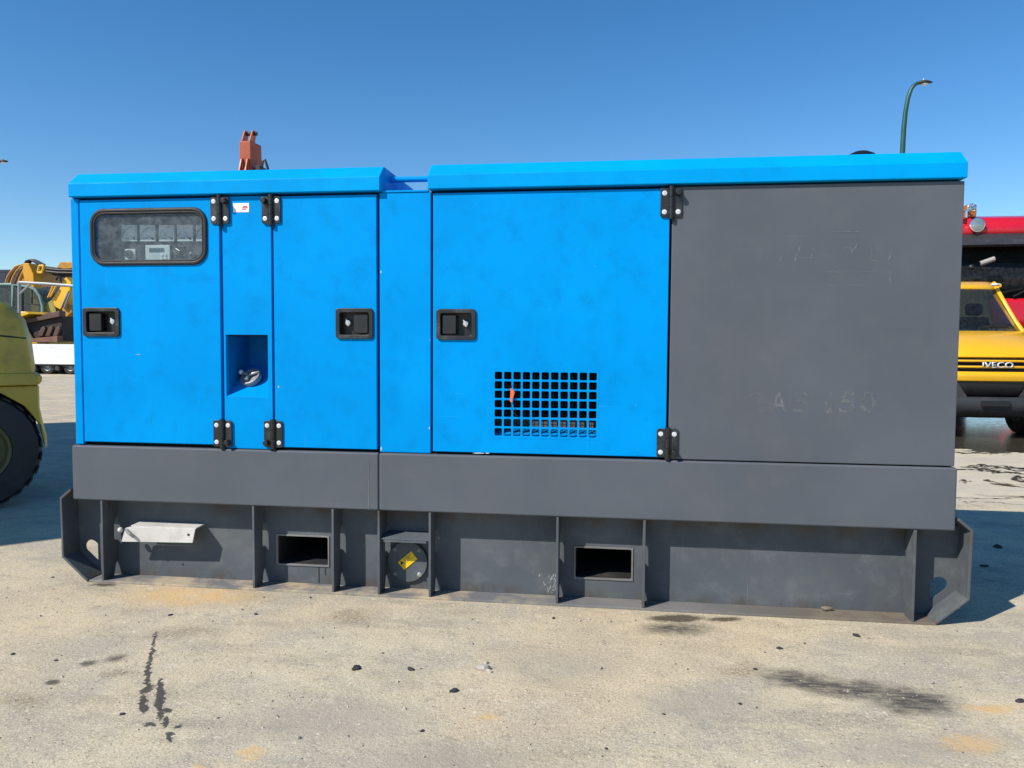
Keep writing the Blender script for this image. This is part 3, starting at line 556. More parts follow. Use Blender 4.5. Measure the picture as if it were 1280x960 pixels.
tx, tz = on_y(639, 497, 0).x, on_y(639, 497, 0).z
tg = MB().prism([(tx-.004, tz+.042), (tx+.004, tz+.040), (tx+.016, tz+.024), (tx+.009, tz+.002), (tx+.002, tz-.022), (tx-.006, tz-.016), (tx-.004, tz+.01)], 'y', -.002, .002).build('orange_tag', ORTAG, GEN)
for pth in ([(tx, .0, tz+.04), (tx+.004, -.01, tz+.052), (tx+.016, .004, tz+.056), (tx+.022, .016, tz+.044)], [(tx, 0, tz-.018), (tx+.003, -.004, tz-.045), (tx+.012, -.003, tz-.066), (tx+.03, .004, tz-.085)], [(tx-.006, -.002, tz+.03), (tx-.012, -.006, tz+.036), (tx-.008, -.002, tz+.048)]):
    MB().tube(pth, .0014, 6).build('tag_string', WIREM, tg)
gp = MB().panel(G5+.005, 4.023, ZR1+.005, ZROOF-.006, DF-.001, .045).build('end_panel', GREY, GEN, .004, 3); gp['label'] = 'plain grey panel with scraped-off lettering'
for ch, x0, x1 in (('Q', 934, 958.5), ('A', 961.5, 985), ('S', 991, 1012.5), ('1', 1031, 1041), ('5', 1048.5, 1069.5), ('0', 1074.5, 1095.5)):
    pa, pb = on_y(x0, 516, DF-.002), on_y(x1, 489.5, DF-.002)
    text_mesh('scraped_letter', ch, GHOST, gp, pb.x-pa.x, pb.z-pa.z, .0, Matrix.Translation(((pa.x+pb.x)/2, DF-.0022, (pa.z+pb.z)/2)))
rr = random.Random(3)
def smear(x0, z0, x1, z1, w):
    d = Vector((x1-x0, 0, z1-z0)); n = Vector((-d.z, 0, d.x)).normalized()*w/2; p, q_ = Vector((x0, DF-.0021, z0)), Vector((x1, DF-.0021, z1))
    MB().add([p-n, q_-n, q_+n, p+n], [(0, 1, 2, 3)]).build('scrape_mark', GHOST, gp)
for t in ((3.217, 1.545, .018), (3.36, 1.535, .03), (3.375, 1.57, .03), (3.425, 1.54, .035), (3.43, 1.575, .02), (3.52, 1.53, .03), (3.59, 1.55, .045), (3.60, 1.58, .03), (3.665, 1.54, .03), (3.69, 1.57, .02), (3.735, 1.53, .05), (3.30, 1.53, .025)):
    smear(t[0], t[1], t[0]+rr.uniform(.0, .014), t[1]+t[2], .008)
for t in ((3.545, 1.588, 3.60, 1.588, .006), (3.65, 1.535, 3.70, 1.53, .007), (3.655, 1.572, 3.69, 1.586, .006)): smear(*t)
for t in ((3.463, 1.488, 3.600, 1.485, .005), (3.463, 1.431, 3.749, 1.431, .003), (3.745, 1.431, 3.745, 1.485, .010), (3.60, 1.488, 3.749, 1.488, .002), (3.36, 1.655, 3.75, 1.655, .003), (3.748, 1.655, 3.748, 1.70, .004), (3.51, 1.607, 3.53, 1.605, .006), (3.52, 1.507, 3.54, 1.51, .005)): smear(*t)
CHP = plain('bare_primer', (.36, .50, .56), .6, var=.25)
for x, z, w, h, par in ((1.548, .690, .004, .010, GEN), (1.549, 1.50, .003, .007, GEN), (2.005, .682, .028, .003, GEN), (2.045, .683, .010, .003, GEN), (1.776, .79, .003, .006, GEN), (1.056, .97, .003, .006, GEN), (.35, 1.115, .014, .0012, GEN)):
    MB().prism([(x-w, z-h*.2), (x-w*.3, z-h), (x+w*.8, z-h*.6), (x+w, z+h*.3), (x+w*.2, z+h), (x-w*.6, z+h*.7)], 'y', DF-.0007+(.0055 if 1.54 < x < 1.78 else 0), DF+.001+(.0055 if 1.54 < x < 1.78 else 0)).build('paint_chip', CHP, par)
# --- paddle handles
def handle(par, x0, x1, z0, z1, paddle_left):
    fr = MB().rring(rrect(x0+.001, x1-.001, z0+.001, z1-.001, .016, 5), rrect(x0+.021, x1-.021, z0+.020, z1-.020, .010, 5), .002, DF+.0005, .0455)
    h = fr.build('handle_housing', BLACKW, par, .0035, 3)
    MB().box(x0+.012, x1-.012, .046, .0486, z0+.012, z1-.012).build('handle_recess', BLACK, par)
    w = x1-x0
    pa, pb_ = (x0+.027, x0+.092) if paddle_left else (x1-.096, x1-.027)
    MB().box(pa, pb_, .012, .034, z0+.026, z1-.026).build('handle_paddle', BLACK, par, .005, 3)
    lx = x1-.052 if paddle_left else x0+.052
    MB().lathe((lx, .0455, (z0+z1)/2+.004), (0, -1, 0), [(.014, 0), (.014, .010), (.0115, .013), (.0115, .020), (.0005, .021)], 20).build('handle_lock', STEEL, par, smooth=True, ang=30)
    MB().tube([(lx-.012, .032, (z0+z1)/2+.022), (lx-.004, .026, (z0+z1)/2+.012), (lx+.004, .024, (z0+z1)/2-.010)], [.003, .004, .003], 6).build('lock_flap', ZINC, par, smooth=True)
handle(door1, .070, .262, 1.199, 1.339, True)
handle(door2, 1.336, 1.516, 1.194, 1.336, False)
handle(door3, 1.808, 1.992, 1.192, 1.333, True)
# --- hinges
def hinge(x, z, plug_side, plug_top):
    m = MB(); hz, w = .063, .043
    for sg in (-1, 1):
        a, b = (x-w-.003, x-.005) if sg < 0 else (x+.005, x+w+.003)
        m.prism(rrect(a, b, z-hz, z+hz, .010, 4), 'y', DF-.0085, DF-.0013)
    h = m.build('hinge', BLACKW, GEN, .002, 2)
    for a, b in ((z-hz-.008, z-.022), (z-.020, z+.021), (z+.023, z+hz+.006)): MB().cyl((x, DF-.011, a), (x, DF-.011, b), .0115, n=16).build('knuckle', BLACK, h, smooth=True, ang=40)
    MB().cyl((x+.008, DF-.008, z-hz-.018), (x+.008, DF-.008, z-hz+.002), .006, n=12).build('hinge_pin', BLACK, h, smooth=True, ang=40)
    for sg in (-1, 1):
        for t in (1, -1):
            sx, sz = x+sg*.029, z+t*.040
            if sg == plug_side and (t > 0) == plug_top:
                MB().cyl((sx, DF-.0086, sz), (sx, DF-.035, sz), .0135, .012, 16).build('hinge_plug', BLACK, h, .002, 2)
            else:
                MB().lathe((sx, DF-.0086, sz), (0, -1, 0), [(.0105, 0), (.0105, .0018), (.0085, .0024), (.0055, .0024), (.0052, .0034), (.0028, .0034), (.0026, .0016), (.0002, .0016)], 16).build('screw', ZINC, h, smooth=True, ang=35)
hinge(G1, 1.790, 1, True); hinge(G2, 1.787, -1, True); hinge(G1, .745, 1, False); hinge(G2, .748, -1, False); hinge(G5, 1.788, 1, True); hinge(G5, .748, 1, False)
# --- roof covers
def roof(x0, x1, dz=0.0):
    pr = [(-.010, ZROOF), (-.010, ZROOF+.063), (.060, ZROOF+.122), (W-.06, ZROOF+.122), (W+.010, ZROOF+.063), (W+.010, ZROOF)]
    return MB().prism([(p[0], p[1]+dz) for p in pr], 'x', x0, x1).build('roof_cover', BLUELIT, GEN, .005, 3)
rA = roof(.020, 1.553); rB = roof(1.772, 4.025, .002)
MB().box(1.5535, 1.7715, .03, W-.03, ZROOF-.004, ZROOF).build('lifting_well', BLUESHD, GEN)
MB().box(1.556, 1.770, .0135, .0285, ZROOF-.005, ZROOF+.004).build('well_flange', BLUE, GEN, .002)
for bx_, by_, hh in ((1.585, .03, .007), (1.64, .035, .005), (1.725, .03, .008), (1.75, .04, .012)): MB().lathe((bx_, by_+.03, ZROOF), (0, 0, 1), [(.010, 0), (.010, hh), (.006, hh+.004), (.0005, hh+.004)], 8).build('bolt', BLUE if bx_ < 1.7 else RIMST, GEN)
MB().cyl((1.545, .155, 1.944), (1.785, .155, 1.944), .0135, n=18).build('lifting_bar', BLUE, GEN, smooth=True, ang=40)
e0 = Vector((3.76, .5, ZROOF+.124))
MB().lathe(e0, (0, 0, 1), [(.055, 0), (.055, .045), (.078, .055), (.078, .075), (.060, .100), (.030, .114), (.0005, .118)], 28).build('exhaust_cap', plain('sooty_steel', (.03, .03, .033), .35, .7, .3), GEN, smooth=True, ang=35)
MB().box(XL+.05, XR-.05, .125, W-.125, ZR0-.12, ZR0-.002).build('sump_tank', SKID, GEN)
MB().sphere((3.55, .09, .022), .012, 10, (2.2, 1, .7), .25, random.Random(5)).build('grit_lump', FLANGE, GEN)

# ------------------------------------------------------------------ forklift (only its tail shows)
YEL = painted('forklift_paint', (.50, .35, .035), .4, .1, dirt=(.12, .1, .03), dirt_amt=.5, chip=(.1, .08, .03), chip_at=.72, coat=.2)
def wheel(par, c, axis, r, w, rimmat, tmat=RUBBER, lugs=0, name='wheel'):
    c = Vector(c); ax = Vector(axis).normalized()
    pr = [(r*.56, -w/2), (r*.80, -w/2*1.02), (r*.95, -w/2*.92), (r, -w/2*.7), (r, w/2*.7), (r*.95, w/2*.92), (r*.80, w/2*1.02), (r*.56, w/2)]
    t = MB().lathe(c, ax, pr, 44, False).build(name, tmat, par, smooth=True, ang=40)
    MB().lathe(c, ax, [(r*.57, -w*.40), (r*.55, -w*.47), (r*.50, -w*.44), (r*.46, -w*.24), (r*.22, -w*.20), (r*.20, -w*.32), (r*.001, -w*.33)], 32, False).build('rim', rimmat, t, smooth=True, ang=35)
    MB().lathe(c, ax, [(r*.001, w*.33), (r*.20, w*.32), (r*.22, w*.20), (r*.46, w*.24), (r*.50, w*.44), (r*.55, w*.47), (r*.57, w*.40)], 32, False).build('rim', rimmat, t, smooth=True, ang=35)
    if lugs:
        q = ax.to_track_quat('Z', 'Y'); m = MB()
        for i in range(lugs):
            for sd in (-1, 1):
                a = 2*math.pi*(i+(.5 if sd > 0 else 0))/lugs; b = a+.10
                pts = []
                for rr_ in (r*.985, r*1.009):
                    for (an, ww) in ((a, .02), (a+.13, .02), (b+.13, .5), (b, .5)): pts.append(c+q@Vector((rr_*math.cos(an), rr_*math.sin(an), sd*ww*w*.98)))
                m.add(pts, [(0, 1, 2, 3), (4, 5, 6, 7), (0, 1, 5, 4), (1, 2, 6, 5), (2, 3, 7, 6), (3, 0, 4, 7)])
        m.build('tread', tmat, t)
    return t
FK = tag(empty('forklift', (-2.14, 1.79, 0), R(45)), 'olive yellow counterbalance forklift parked in shade with its tail end showing', 'forklift')
# local: +x = tail, -y = side facing the camera
side = [(-.10, .60), (.62, .42), (.66, .70), (.64, .80), (.60, 1.02), (.55, 1.22), (.44, 1.36), (.20, 1.45), (-.30, 1.50), (-1.1, 1.50), (-1.1, .60)]
prof = [(-.55, 1.0)]
m = MB(); ys = [-.66, -.60, -.40, 0, .40, .60, .66]; sc = [.90, .965, .99, 1, .99, .965, .90]
def tail_rows(poly, ys, sc, x_ref=-.3):
    m = MB(); n = len(poly)
    for y, s_ in zip(ys, sc):
        for p in poly:
            x = p[0] if p[0] < x_ref else x_ref+(p[0]-x_ref)*s_
            z = p[1] if p[1] < 1.0 else 1.0+(p[1]-1.0)*(s_*.5+.5)
            m.v.append((x, y, z))
    for k in range(len(ys)-1):
        for i in range(n): m.f.append((k*n+i, k*n+(i+1) % n, (k+1)*n+(i+1) % n, (k+1)*n+i))
    m.f += [tuple(range(n)), tuple(range((len(ys)-1)*n, len(ys)*n))[::-1]]
    return m
up = [(-.9, .93), (.28, .90), (.335, .93), (.34, 1.00), (.32, 1.20), (.285, 1.335), (.19, 1.44), (0, 1.525), (-.3, 1.57), (-.9, 1.58)]
tail_rows(up, ys, sc).build('counterweight', YEL, FK, .02, 3)
arch = [(.44+.0, .40)]
lo = [(-.9, .86), (-.9, .62), (-.50, .62)]
for i in range(9): a = R(180-180*i/8+0); lo.append((-.06+.445*math.cos(a), .405+.445*math.sin(a)))
lo += [(.385, .50), (.37, .56), (.345, .70), (.345, .86), (.3, .86), (.1, .86)]
tail_rows(lo, [-.63, -.60, -.34], [.97, .99, 1.0]).build('tail_skirt', YEL, FK, .012, 2)
tail_rows(lo, [.34, .60, .63], [1, .99, .97]).build('tail_skirt', YEL, FK, .012, 2)
MB().box(-.9, .34, -.335, .335, .45, .915).build('chassis', BLACK, FK)
for y in (-.50, .50): wheel(FK, (-.06, y, .412), (0, 1, 0), .405, .27, painted('dull_rim_paint', (.11, .09, .03), .6, dirt=(.04, .035, .03), dirt_amt=.6), lugs=26)
tail_rows([(-.9, .865), (.345, .865), (.368, .885), (.372, .925), (.350, .950), (-.9, .950)], [-.672, -.64, -.40, 0, .40, .64, .672], [.93, .975, .99, 1, .99, .975, .93]).build('counterweight_lip', YEL, FK, .008, 2)
MB().box(-2.7, -.91, -.62, .62, .45, 1.02).build('front_chassis', YEL, FK, .03, 3)
MB().box(-1.7, -.91, -.55, .55, 1.025, 1.40).build('engine_hood', YEL, FK, .04, 3)
for y in (-.60, .60): wheel(FK, (-2.25, y, .46), (0, 1, 0), .45, .34, BLACK, lugs=22)
for px0, py0 in ((-.98, -.55), (-.98, .55), (-2.35, -.55), (-2.35, .55)): MB().box(px0-.04, px0+.04, py0-.04, py0+.04, 1.03, 2.30).build('guard_post', BLACK, FK)
m = MB(); m.box(-2.42, -.90, -.60, -.52, 2.301, 2.38); m.box(-2.42, -.90, .52, .60, 2.301, 2.38)
for i in range(7): x = -2.40+i*.235; m.box(x, x+.05, -.519, .519, 2.31, 2.37)
m.build('overhead_guard', BLACK, FK)
MB().box(-1.65, -1.15, -.26, .26, 1.405, 1.53).box(-1.22, -1.10, -.25, .25, 1.535, 1.98).build('seat', RUBBER, FK, .04, 3)
for y in (-.42, .42): MB().box(-2.98, -2.80, y-.06, y+.06, .10, 2.55).build('mast_rail', BLACK, FK, .01)
for z in (.5, 1.5, 2.48): MB().box(-2.95, -2.83, -.359, .359, z, z+.08).build('mast_crossbar', BLACK, FK)
for y in (-.30, .30): MB().prism([(-3.00, .06), (-3.00, .60), (-3.05, .60), (-3.06, .11), (-4.15, .07), (-4.15, .06)], 'y', y-.06, y+.06).build('fork', BLACK, FK)
m = MB().tube([(.0, -.655, 1.215), (.12, -.662, 1.21), (.26, -.655, 1.195)], .006, 6); m.build('seam', BLACK, FK)

# ------------------------------------------------------------------ freight containers added out of frame to shade the yard's left and forklift
CN = painted('container_paint', (.06, .10, .16), .5, .1, dirt=(.12, .07, .04), dirt_amt=.4)
A0 = Vector((-4.48, -2.91, 0)); B0 = Vector((-8.78, 3.27, 0)); ldir = (B0-A0).normalized(); L = (B0-A0).length
FC = tag(empty('shade_container', A0, math.atan2(ldir.y, ldir.x)), 'tall dark blue corrugated freight container added out of view to shade the forklift', 'container')
H, WD = 2.59, 2.44
def corr(x0, x1, y, sgn):
    pts = []; n = int((x1-x0)/.28)
    for i in range(n):
        a = x0+(x1-x0)*i/n; p = (x1-x0)/n
        pts += [(a, y), (a+p*.25, y), (a+p*.5, y+sgn*.036), (a+p*.75, y+sgn*.036)]
    pts += [(x1, y)]; m = MB(); k = len(pts)
    for z in (.16, H-.12):
        m.v += [(p[0], p[1], z) for p in pts]
    m.f = [(i, i+1, i+1+k, i+k) for i in range(k-1)]; return m
def fill_container(FC):
    corr(.12, L-.12, .03, 1).build('side_wall', CN, FC); corr(.12, L-.12, WD-.03, -1).build('side_wall', CN, FC)
    for x in (0, L-.12):
        for y in (0, WD-.12): MB().box(x, x+.12, y, y+.12, 0, H).build('corner_post', CN, FC)
    for y in (0, WD-.10):
        MB().box(.121, L-.121, y, y+.10, .02, .16).build('bottom_rail', CN, FC); MB().box(.121, L-.121, y, y+.10, H-.12, H).build('top_rail', CN, FC)
    MB().box(.1, L-.1, .10, WD-.10, H-.05, H-.02).build('roof_sheet', CN, FC)
    MB().box(.1, L-.1, .10, WD-.10, .10, .15).build('floor_sheet', CN, FC)
    for y0, y1 in ((.125, WD/2-.004), (WD/2+.004, WD-.125)): MB().box(.02, .07, y0, y1, .05, H-.03).build('door', CN, FC, .01)
    for y in (.5, .95, 1.5, 1.95): MB().cyl((.0, y, .1), (.0, y, H-.1), .018, n=10).build('locking_rod', GALV, FC)
    MB().box(L-.07, L-.02, .125, WD-.125, .05, H-.03).build('end_wall', CN, FC)
fill_container(FC)
FC2 = tag(empty('shade_container', (A0.x, A0.y, H+.002), math.atan2(ldir.y, ldir.x)), 'dark blue corrugated freight container added out of view, stacked to lengthen the shade', 'container')
FC['label'] = 'dark blue corrugated freight container added out of view to shade the yard and forklift'
fill_container(FC2)

# ------------------------------------------------------------------ far left: trailer, excavators, building
def trace(pts, Y, depth, name, mat, par, bevel=.02, dy=0.0):
    w = [on_y(x, y, Y) for x, y in pts]; o = par.location
    return MB().prism([(p.x-o.x, p.z-o.z) for p in w], 'y', Y-o.y+dy, Y-o.y+dy+depth).build(name, mat, par, bevel, 2)
def ptube(pts, Y, r, name, mat, par, n=8):
    o = par.location; return MB().tube([on_y(x, y, Y)-o for x, y in pts], r, n).build(name, mat, par, smooth=True)
WHT = painted('white_board_paint', (.74, .74, .73), .55, .05, dirt=(.4, .38, .35), dirt_amt=.3)
DKST = painted('dark_chassis_steel', (.022, .021, .02), .6, .2, dirt=(.10, .07, .05), dirt_amt=.6)
GALP = plain('galvanised_pipe', (.27, .28, .29), .45, .3, .1)
YEX = painted('digger_yellow', (.76, .43, .012), .4, .08, dirt=(.3, .18, .06), dirt_amt=.35, coat=.15)
YEXO = painted('digger_worn_yellow', (.50, .24, .02), .5, .15, dirt=(.18, .09, .03), dirt_amt=.6)
RUST = painted('rusty_bucket_steel', (.085, .045, .03), .6, .3, dirt=(.25, .13, .08), dirt_amt=.5)
TEAL = painted('teal_cab_paint', (.17, .27, .25), .4, .1)
CABG = glass('cab_glass', (.32, .44, .44), .10)
TY = 21.5
t0 = on_y(45, 468, TY); TR = tag(empty('flatbed_trailer', (t0.x, TY, 0)), 'white sided flatbed trailer with a galvanised pipe rack behind the forklift', 'trailer')
MB().box(-7, 6.0, 0, .04, .36, 1.075).build('side_board', WHT, TR, .01)
MB().box(-7, 6.0, 2.40, 2.44, .36, 1.075).build('side_board', WHT, TR, .01)
MB().box(-7, 6.0, .045, 2.395, .42, .50).build('deck', DKST, TR)
MB().box(-7, 6.0, .10, 2.3, .30, .355).build('chassis_rail', DKST, TR)
for x in (-1.45, -.55, .35, 1.25): 
    for y in (.25, 2.15): wheel(TR, (x, y, .28), (0, 1, 0), .28, .26, GALP)
for x in (-1.0, -.1, .8): MB().cyl((x, .03, .22), (x, .2, .22), .09, n=12).build('axle_spring', DKST, TR)
ptube([(24, 430), (24, 352)], TY+.05, .055, 'rack_post', GALP, TR); ptube([(24, 353), (60, 355), (200, 366)], TY+.05, .055, 'rack_rail', GALP, TR); ptube([(24, 368), (38, 355)], TY+.05, .040, 'rack_brace', GALP, TR)
ptube([(170, 430), (170, 364)], TY+.05, .055, 'rack_post', GALP, TR)
# yellow digger
EY = 24.4
e0 = on_y(35, 430, EY); EX = tag(empty('excavator', (e0.x, EY, 0)), 'bright yellow excavator with a teal framed cab behind the white trailer', 'excavator')
def lx(px, py=400): return on_y(px, py, EY).x-e0.x
trace([(-14, 356), (14, 355), (14, 392), (-14, 392)], EY, 1.0, 'cab_rear', CABG, EX, .02, .02)
cabp = [(16, 356.5), (34, 358.5), (43, 362), (49, 370), (53, 381), (53, 393), (16, 393)]
cab = trace(cabp, EY, 1.1, 'cab_window', CABG, EX, .03)
for pts, w_ in (([(16, 394), (16, 356), (34, 358), (43.5, 361.5), (49.5, 370), (53, 382), (53, 394)], .055), ([(-14, 394), (-14, 355.5), (15, 355.5)], .06), ([(28, 360), (28, 393)], .045), ([(40, 361), (40, 380), (53, 381)], .03)):
    for yy in (0, 1.1): ptube(pts, EY+yy, w_, 'cab_frame', TEAL if w_ > .05 else BLACK, cab if False else EX)
trace([(38, 372), (48, 372), (48, 391), (38, 391)], EY, .35, 'operator_seat', TEAL, EX, .03, .4)
MB().box(lx(-20), lx(60), .02, 1.3, 1.05, on_y(30, 393, EY).z).build('house', YEX, EX, .05)
hd = trace([(34, 393.5), (62, 391), (68, 394), (52, 400), (48.5, 409), (37, 409)], EY, 2.4, 'engine_hood', YEX, EX, .03, -1.3)
for i in range(4): trace([(43, 400.5+i*2.2), (47.5, 400.3+i*2.2), (47.5, 401.4+i*2.2), (43, 401.6+i*2.2)], EY, .03, 'vent_slot', BLACK, EX, 0, -1.33)
trace([(51, 395), (54, 379), (62, 374), (66, 386), (68, 396)], EY, .5, 'boom_foot', painted('digger_olive', (.30, .27, .06), .5), EX, .02, .15)
trace([(62, 374), (74, 357), (75, 351), (80, 346), (87, 353), (84, 368), (73, 387), (66, 383)], EY, .55, 'boom', YEX, EX, .03, .1)
trace([(75, 352), (84, 340), (96, 330), (99, 336), (88, 347), (80, 356)], EY, .45, 'boom', YEX, EX, .03, .72)
trace([(75, 386), (84, 380), (88, 390), (80, 397)], EY, .5, 'boom_knuckle', YEXO, EX, .02, .1)
for a in (([(77, 384), (86, 364)]), ([(80, 386), (88, 366)]), ([(60, 372), (67, 356)]), ([(63, 371), (70, 358)])): ptube(a, EY+.0, .035, 'hydraulic_ram', GALP if a[0][0] > 70 else YEX, EX)
ptube([(70, 350), (73, 345), (76, 347), (75, 352)], EY, .05, 'hydraulic_hose', BLACK, EX)
trace([(44, 427), (46, 414), (52, 405), (76, 400), (98, 396), (98, 427)], EY, .9, 'bucket', painted('bucket_inner_shade', (.03, .018, .014), .7), EX, .04, -.9)  # solid dark slab: the hollow's shade put into the colour
trace([(40, 428), (42, 416), (49, 403), (53, 402), (66, 425), (62, 428)], EY, .08, 'bucket_side', RUST, EX, .01, -1.0)
trace([(62, 428), (66, 423.5), (98, 420.5), (98, 428)], EY, .5, 'bucket_lip', painted('bucket_spoil', (.21, .10, .06), .8, .3), EX, .02, -1.15)
trace([(50, 403.5), (62, 399), (76, 396.5), (80, 393), (98, 390), (98, 397), (76, 401.5), (54, 406)], EY, .35, 'bucket_top', RUST, EX, .02, -1.05)
for a in (70, 79, 88): trace([(a, 421), (a+4, 410), (a+9, 408), (a+10, 412), (a+6, 421)], EY, .25, 'spoil_clod', painted('spoil', (.10, .06, .045), .9, .3), EX, .04, -1.0)
for sx in (-1, 1):
    MB().prism([(-2.0, .45), (-1.75, .06), (1.75, .06), (2.0, .45), (1.75, .86), (-1.75, .86)], 'y', .3+sx*.9, .8+sx*.9).build('track', DKST, EX, .05)
# second machine: brown toothed bucket curled up over a worn yellow arm
FY = 27.5
f0 = on_y(40, 430, FY); E2 = tag(empty('excavator', (f0.x, FY, 0)), 'worn ochre excavator with a ribbed bucket curled up above the other cab', 'excavator')
trace([(24, 352), (25, 344), (30, 337), (38, 331.5), (48, 331), (52, 340), (52, 356), (24, 356)], FY, 1.2, 'bucket', YEXO, E2, .05)
trace([(38, 342), (42, 342), (42, 347), (38, 347)], FY, .2, 'bucket_eye', BLACK, E2, .02, -.05)
for k, (xa, ya) in enumerate(((7, 355), (10, 355), (13.5, 355), (18, 355), (22, 355))):
    s_ = k*3.2; ptube([(xa, ya), (xa+2.5+k*.3, 346), (xa+7, 339), (xa+12, 333.5), (xa+17, 331.5), (xa+24-k, 331)], FY-.1-.1*k, .045, 'bucket_tooth', RUST if k % 2 else YEXO, E2)
for k in range(3): ptube([(30+k*3, 332), (33+k*3, 326.5-.6*k), (38+k*2.5, 325), (43+k*2.5, 327), (50+k*3, 331.5)], FY-.2+.1*k, .05, 'hydraulic_hose', BLACK, E2)
trace([(47, 341), (49, 331.5), (55, 331.5), (61, 345), (62, 374), (57, 375), (52, 358)], FY, .5, 'dipper_arm', painted('digger_amber', (.58, .28, .01), .45), E2, .03, -.9)
for pts in ([(47.3, 340.5), (49, 332.2)], [(49, 332.2), (55, 332)], [(55, 332), (52.5, 341)], [(47.3, 340.5), (52.5, 341)]): ptube(pts, FY-.95, .05, 'arm_flange', YEX, E2)
trace([(58, 333), (76, 335), (96, 337), (96, 345), (76, 347), (62, 342)], FY, .6, 'boom', DKST, E2, .03, -.1)
for a in (336, 339.5): ptube([(58, a), (72, a+1.5), (96, a+2)], FY-.25, .05, 'hydraulic_hose', BLACK, E2)
trace([(75, 335), (79, 328), (96, 328), (96, 336), (84, 337)], FY, .7, 'boom_head', YEXO, E2, .03, -.2)
MB().box(-1.2, 1.6, -.2, 2.0, 1.0, 2.3).build('house', YEXO, E2, .05)
for y in (-.5, 1.4): MB().prism([(-2.0, .45), (-1.75, .06), (1.75, .06), (2.0, .45), (1.75, .86), (-1.75, .86)], 'y', y, y+.6).build('track', DKST, E2, .05)
MB().box(on_y(57, 340, FY).x-f0.x-.25, on_y(57, 340, FY).x-f0.x+.25, -.6, -.1, 2.0, on_y(57, 372, FY).z).build('arm_mount', YEXO, E2, .03)
# warehouse
NAV = painted('navy_cladding', (.012, .022, .045), .5, .15)
def clad(name, x0, x1, y0, y1, h, label):
    b = empty(name, (x0, y0, 0)); tag(b, label, 'building')
    n = int((x1-x0)/2.0); ww = (x1-x0)/n
    base = MB().box(0, ww-.06, 0, .12, 0.4, h).build('cladding_panel', NAV, b)
    for i in range(1, n):
        o = base.copy(); o.location.x = i*ww; C.objects.link(o)
    MB().box(-.1, x1-x0+.1, .13, y1-y0, 0, h-.05).build('wall', NAV, b)
    MB().box(-.2, x1-x0+.2, -.05, y1-y0+.2, h+.002, h+.30).build('roof_edge', NAV, b)
    return b
clad('warehouse', -125, -64, 90, 120, 10.4, 'long navy clad warehouse on the horizon behind the excavators')

# ------------------------------------------------------------------ orange boom standing behind the generator
ORG = painted('orange_machine_paint', (.40, .075, .02), .45, .12, dirt=(.2, .06, .03), dirt_amt=.4)
OY = 10.0
o0 = on_y(311, 211, OY); OM = tag(empty('loader_crane', (o0.x, OY, 0)), 'orange crane arm with a forked tip rising behind the generator roof', 'crane')
oz = lambda px, py: on_y(px, py, OY)-OM.location
a0, a1 = oz(299.5, 211), oz(321, 211); b0, b1 = oz(299, 176), oz(313, 176)
m = MB(); zlow = 1.25
m.add([(a0.x-.02, -.02, zlow), (a1.x-.07, -.02, zlow), (a1.x+.02, .36, zlow), (a0.x, .36, zlow), (b0.x, 0, b0.z), (b1.x, 0, b1.z), (b1.x+.05, .34, b1.z), (b0.x+.03, .34, b0.z)], [(0, 3, 2, 1), (4, 5, 6, 7), (0, 1, 5, 4), (1, 2, 6, 5), (2, 3, 7, 6), (3, 0, 4, 7)])
m.build('arm', ORG, OM, .015, 2)
for xx in (b0.x+.02, b1.x-.045):
    MB().add([(xx, .02, b0.z+.003), (xx+.028, .02, b0.z+.003), (xx+.075, .05, b0.z+.20), (xx+.047, .05, b0.z+.20), (xx, .22, b0.z+.003), (xx+.028, .22, b0.z+.003), (xx+.075, .19, b0.z+.20), (xx+.047, .19, b0.z+.20)], [(0, 1, 2, 3), (4, 7, 6, 5), (0, 4, 5, 1), (1, 5, 6, 2), (2, 6, 7, 3), (3, 7, 4, 0)]).build('tip_plate', ORG, OM, .005)
MB().cyl((b0.x+.06, .12, b0.z+.15), (b1.x+.07, .12, b0.z+.15), .035, n=12).build('tip_pin', DKST, OM)
for px in (303, 310.5):
    p = oz(px, 211); MB().prism([(-.14, p.z-.3), (-.025, p.z-.3), (-.018, p.z+.20), (-.05, p.z+.16), (-.13, p.z-.05)], 'x', p.x-.012, p.x+.012).build('stiffener', ORG, OM)
p = oz(327, 208); MB().tube([(p.x-.05, .1, p.z-.6), (p.x-.05, .1, p.z-.05), (p.x-.02, .1, p.z+.12), (p.x+.02, .1, p.z+.14), (p.x+.06, .1, p.z+.03), (p.x+.10, .1, p.z-.12), (p.x+.10, .1, p.z-.6)], .022, 8).build('hydraulic_hose', BLACK, OM, smooth=True)
MB().box(p.x-.12, p.x-.03, .0, .28, p.z-.7, p.z+.02).build('valve_block', DKST, OM, .01)
MB().box(-.35, .35, -.2, .55, .75, 1.3).build('slew_column', ORG, OM, .03); MB().box(-1.6, 1.6, -.7, 1.1, .42, .75).build('crane_base', DKST, OM, .03)
for sx in (-1.45, 1.45):
    MB().box(sx-.07, sx+.07, -.3, .3, .04, .419).build('outrigger_leg', ORG, OM, .01); MB().box(sx-.2, sx+.2, -.35, .35, 0, .039).build('outrigger_foot', DKST, OM)

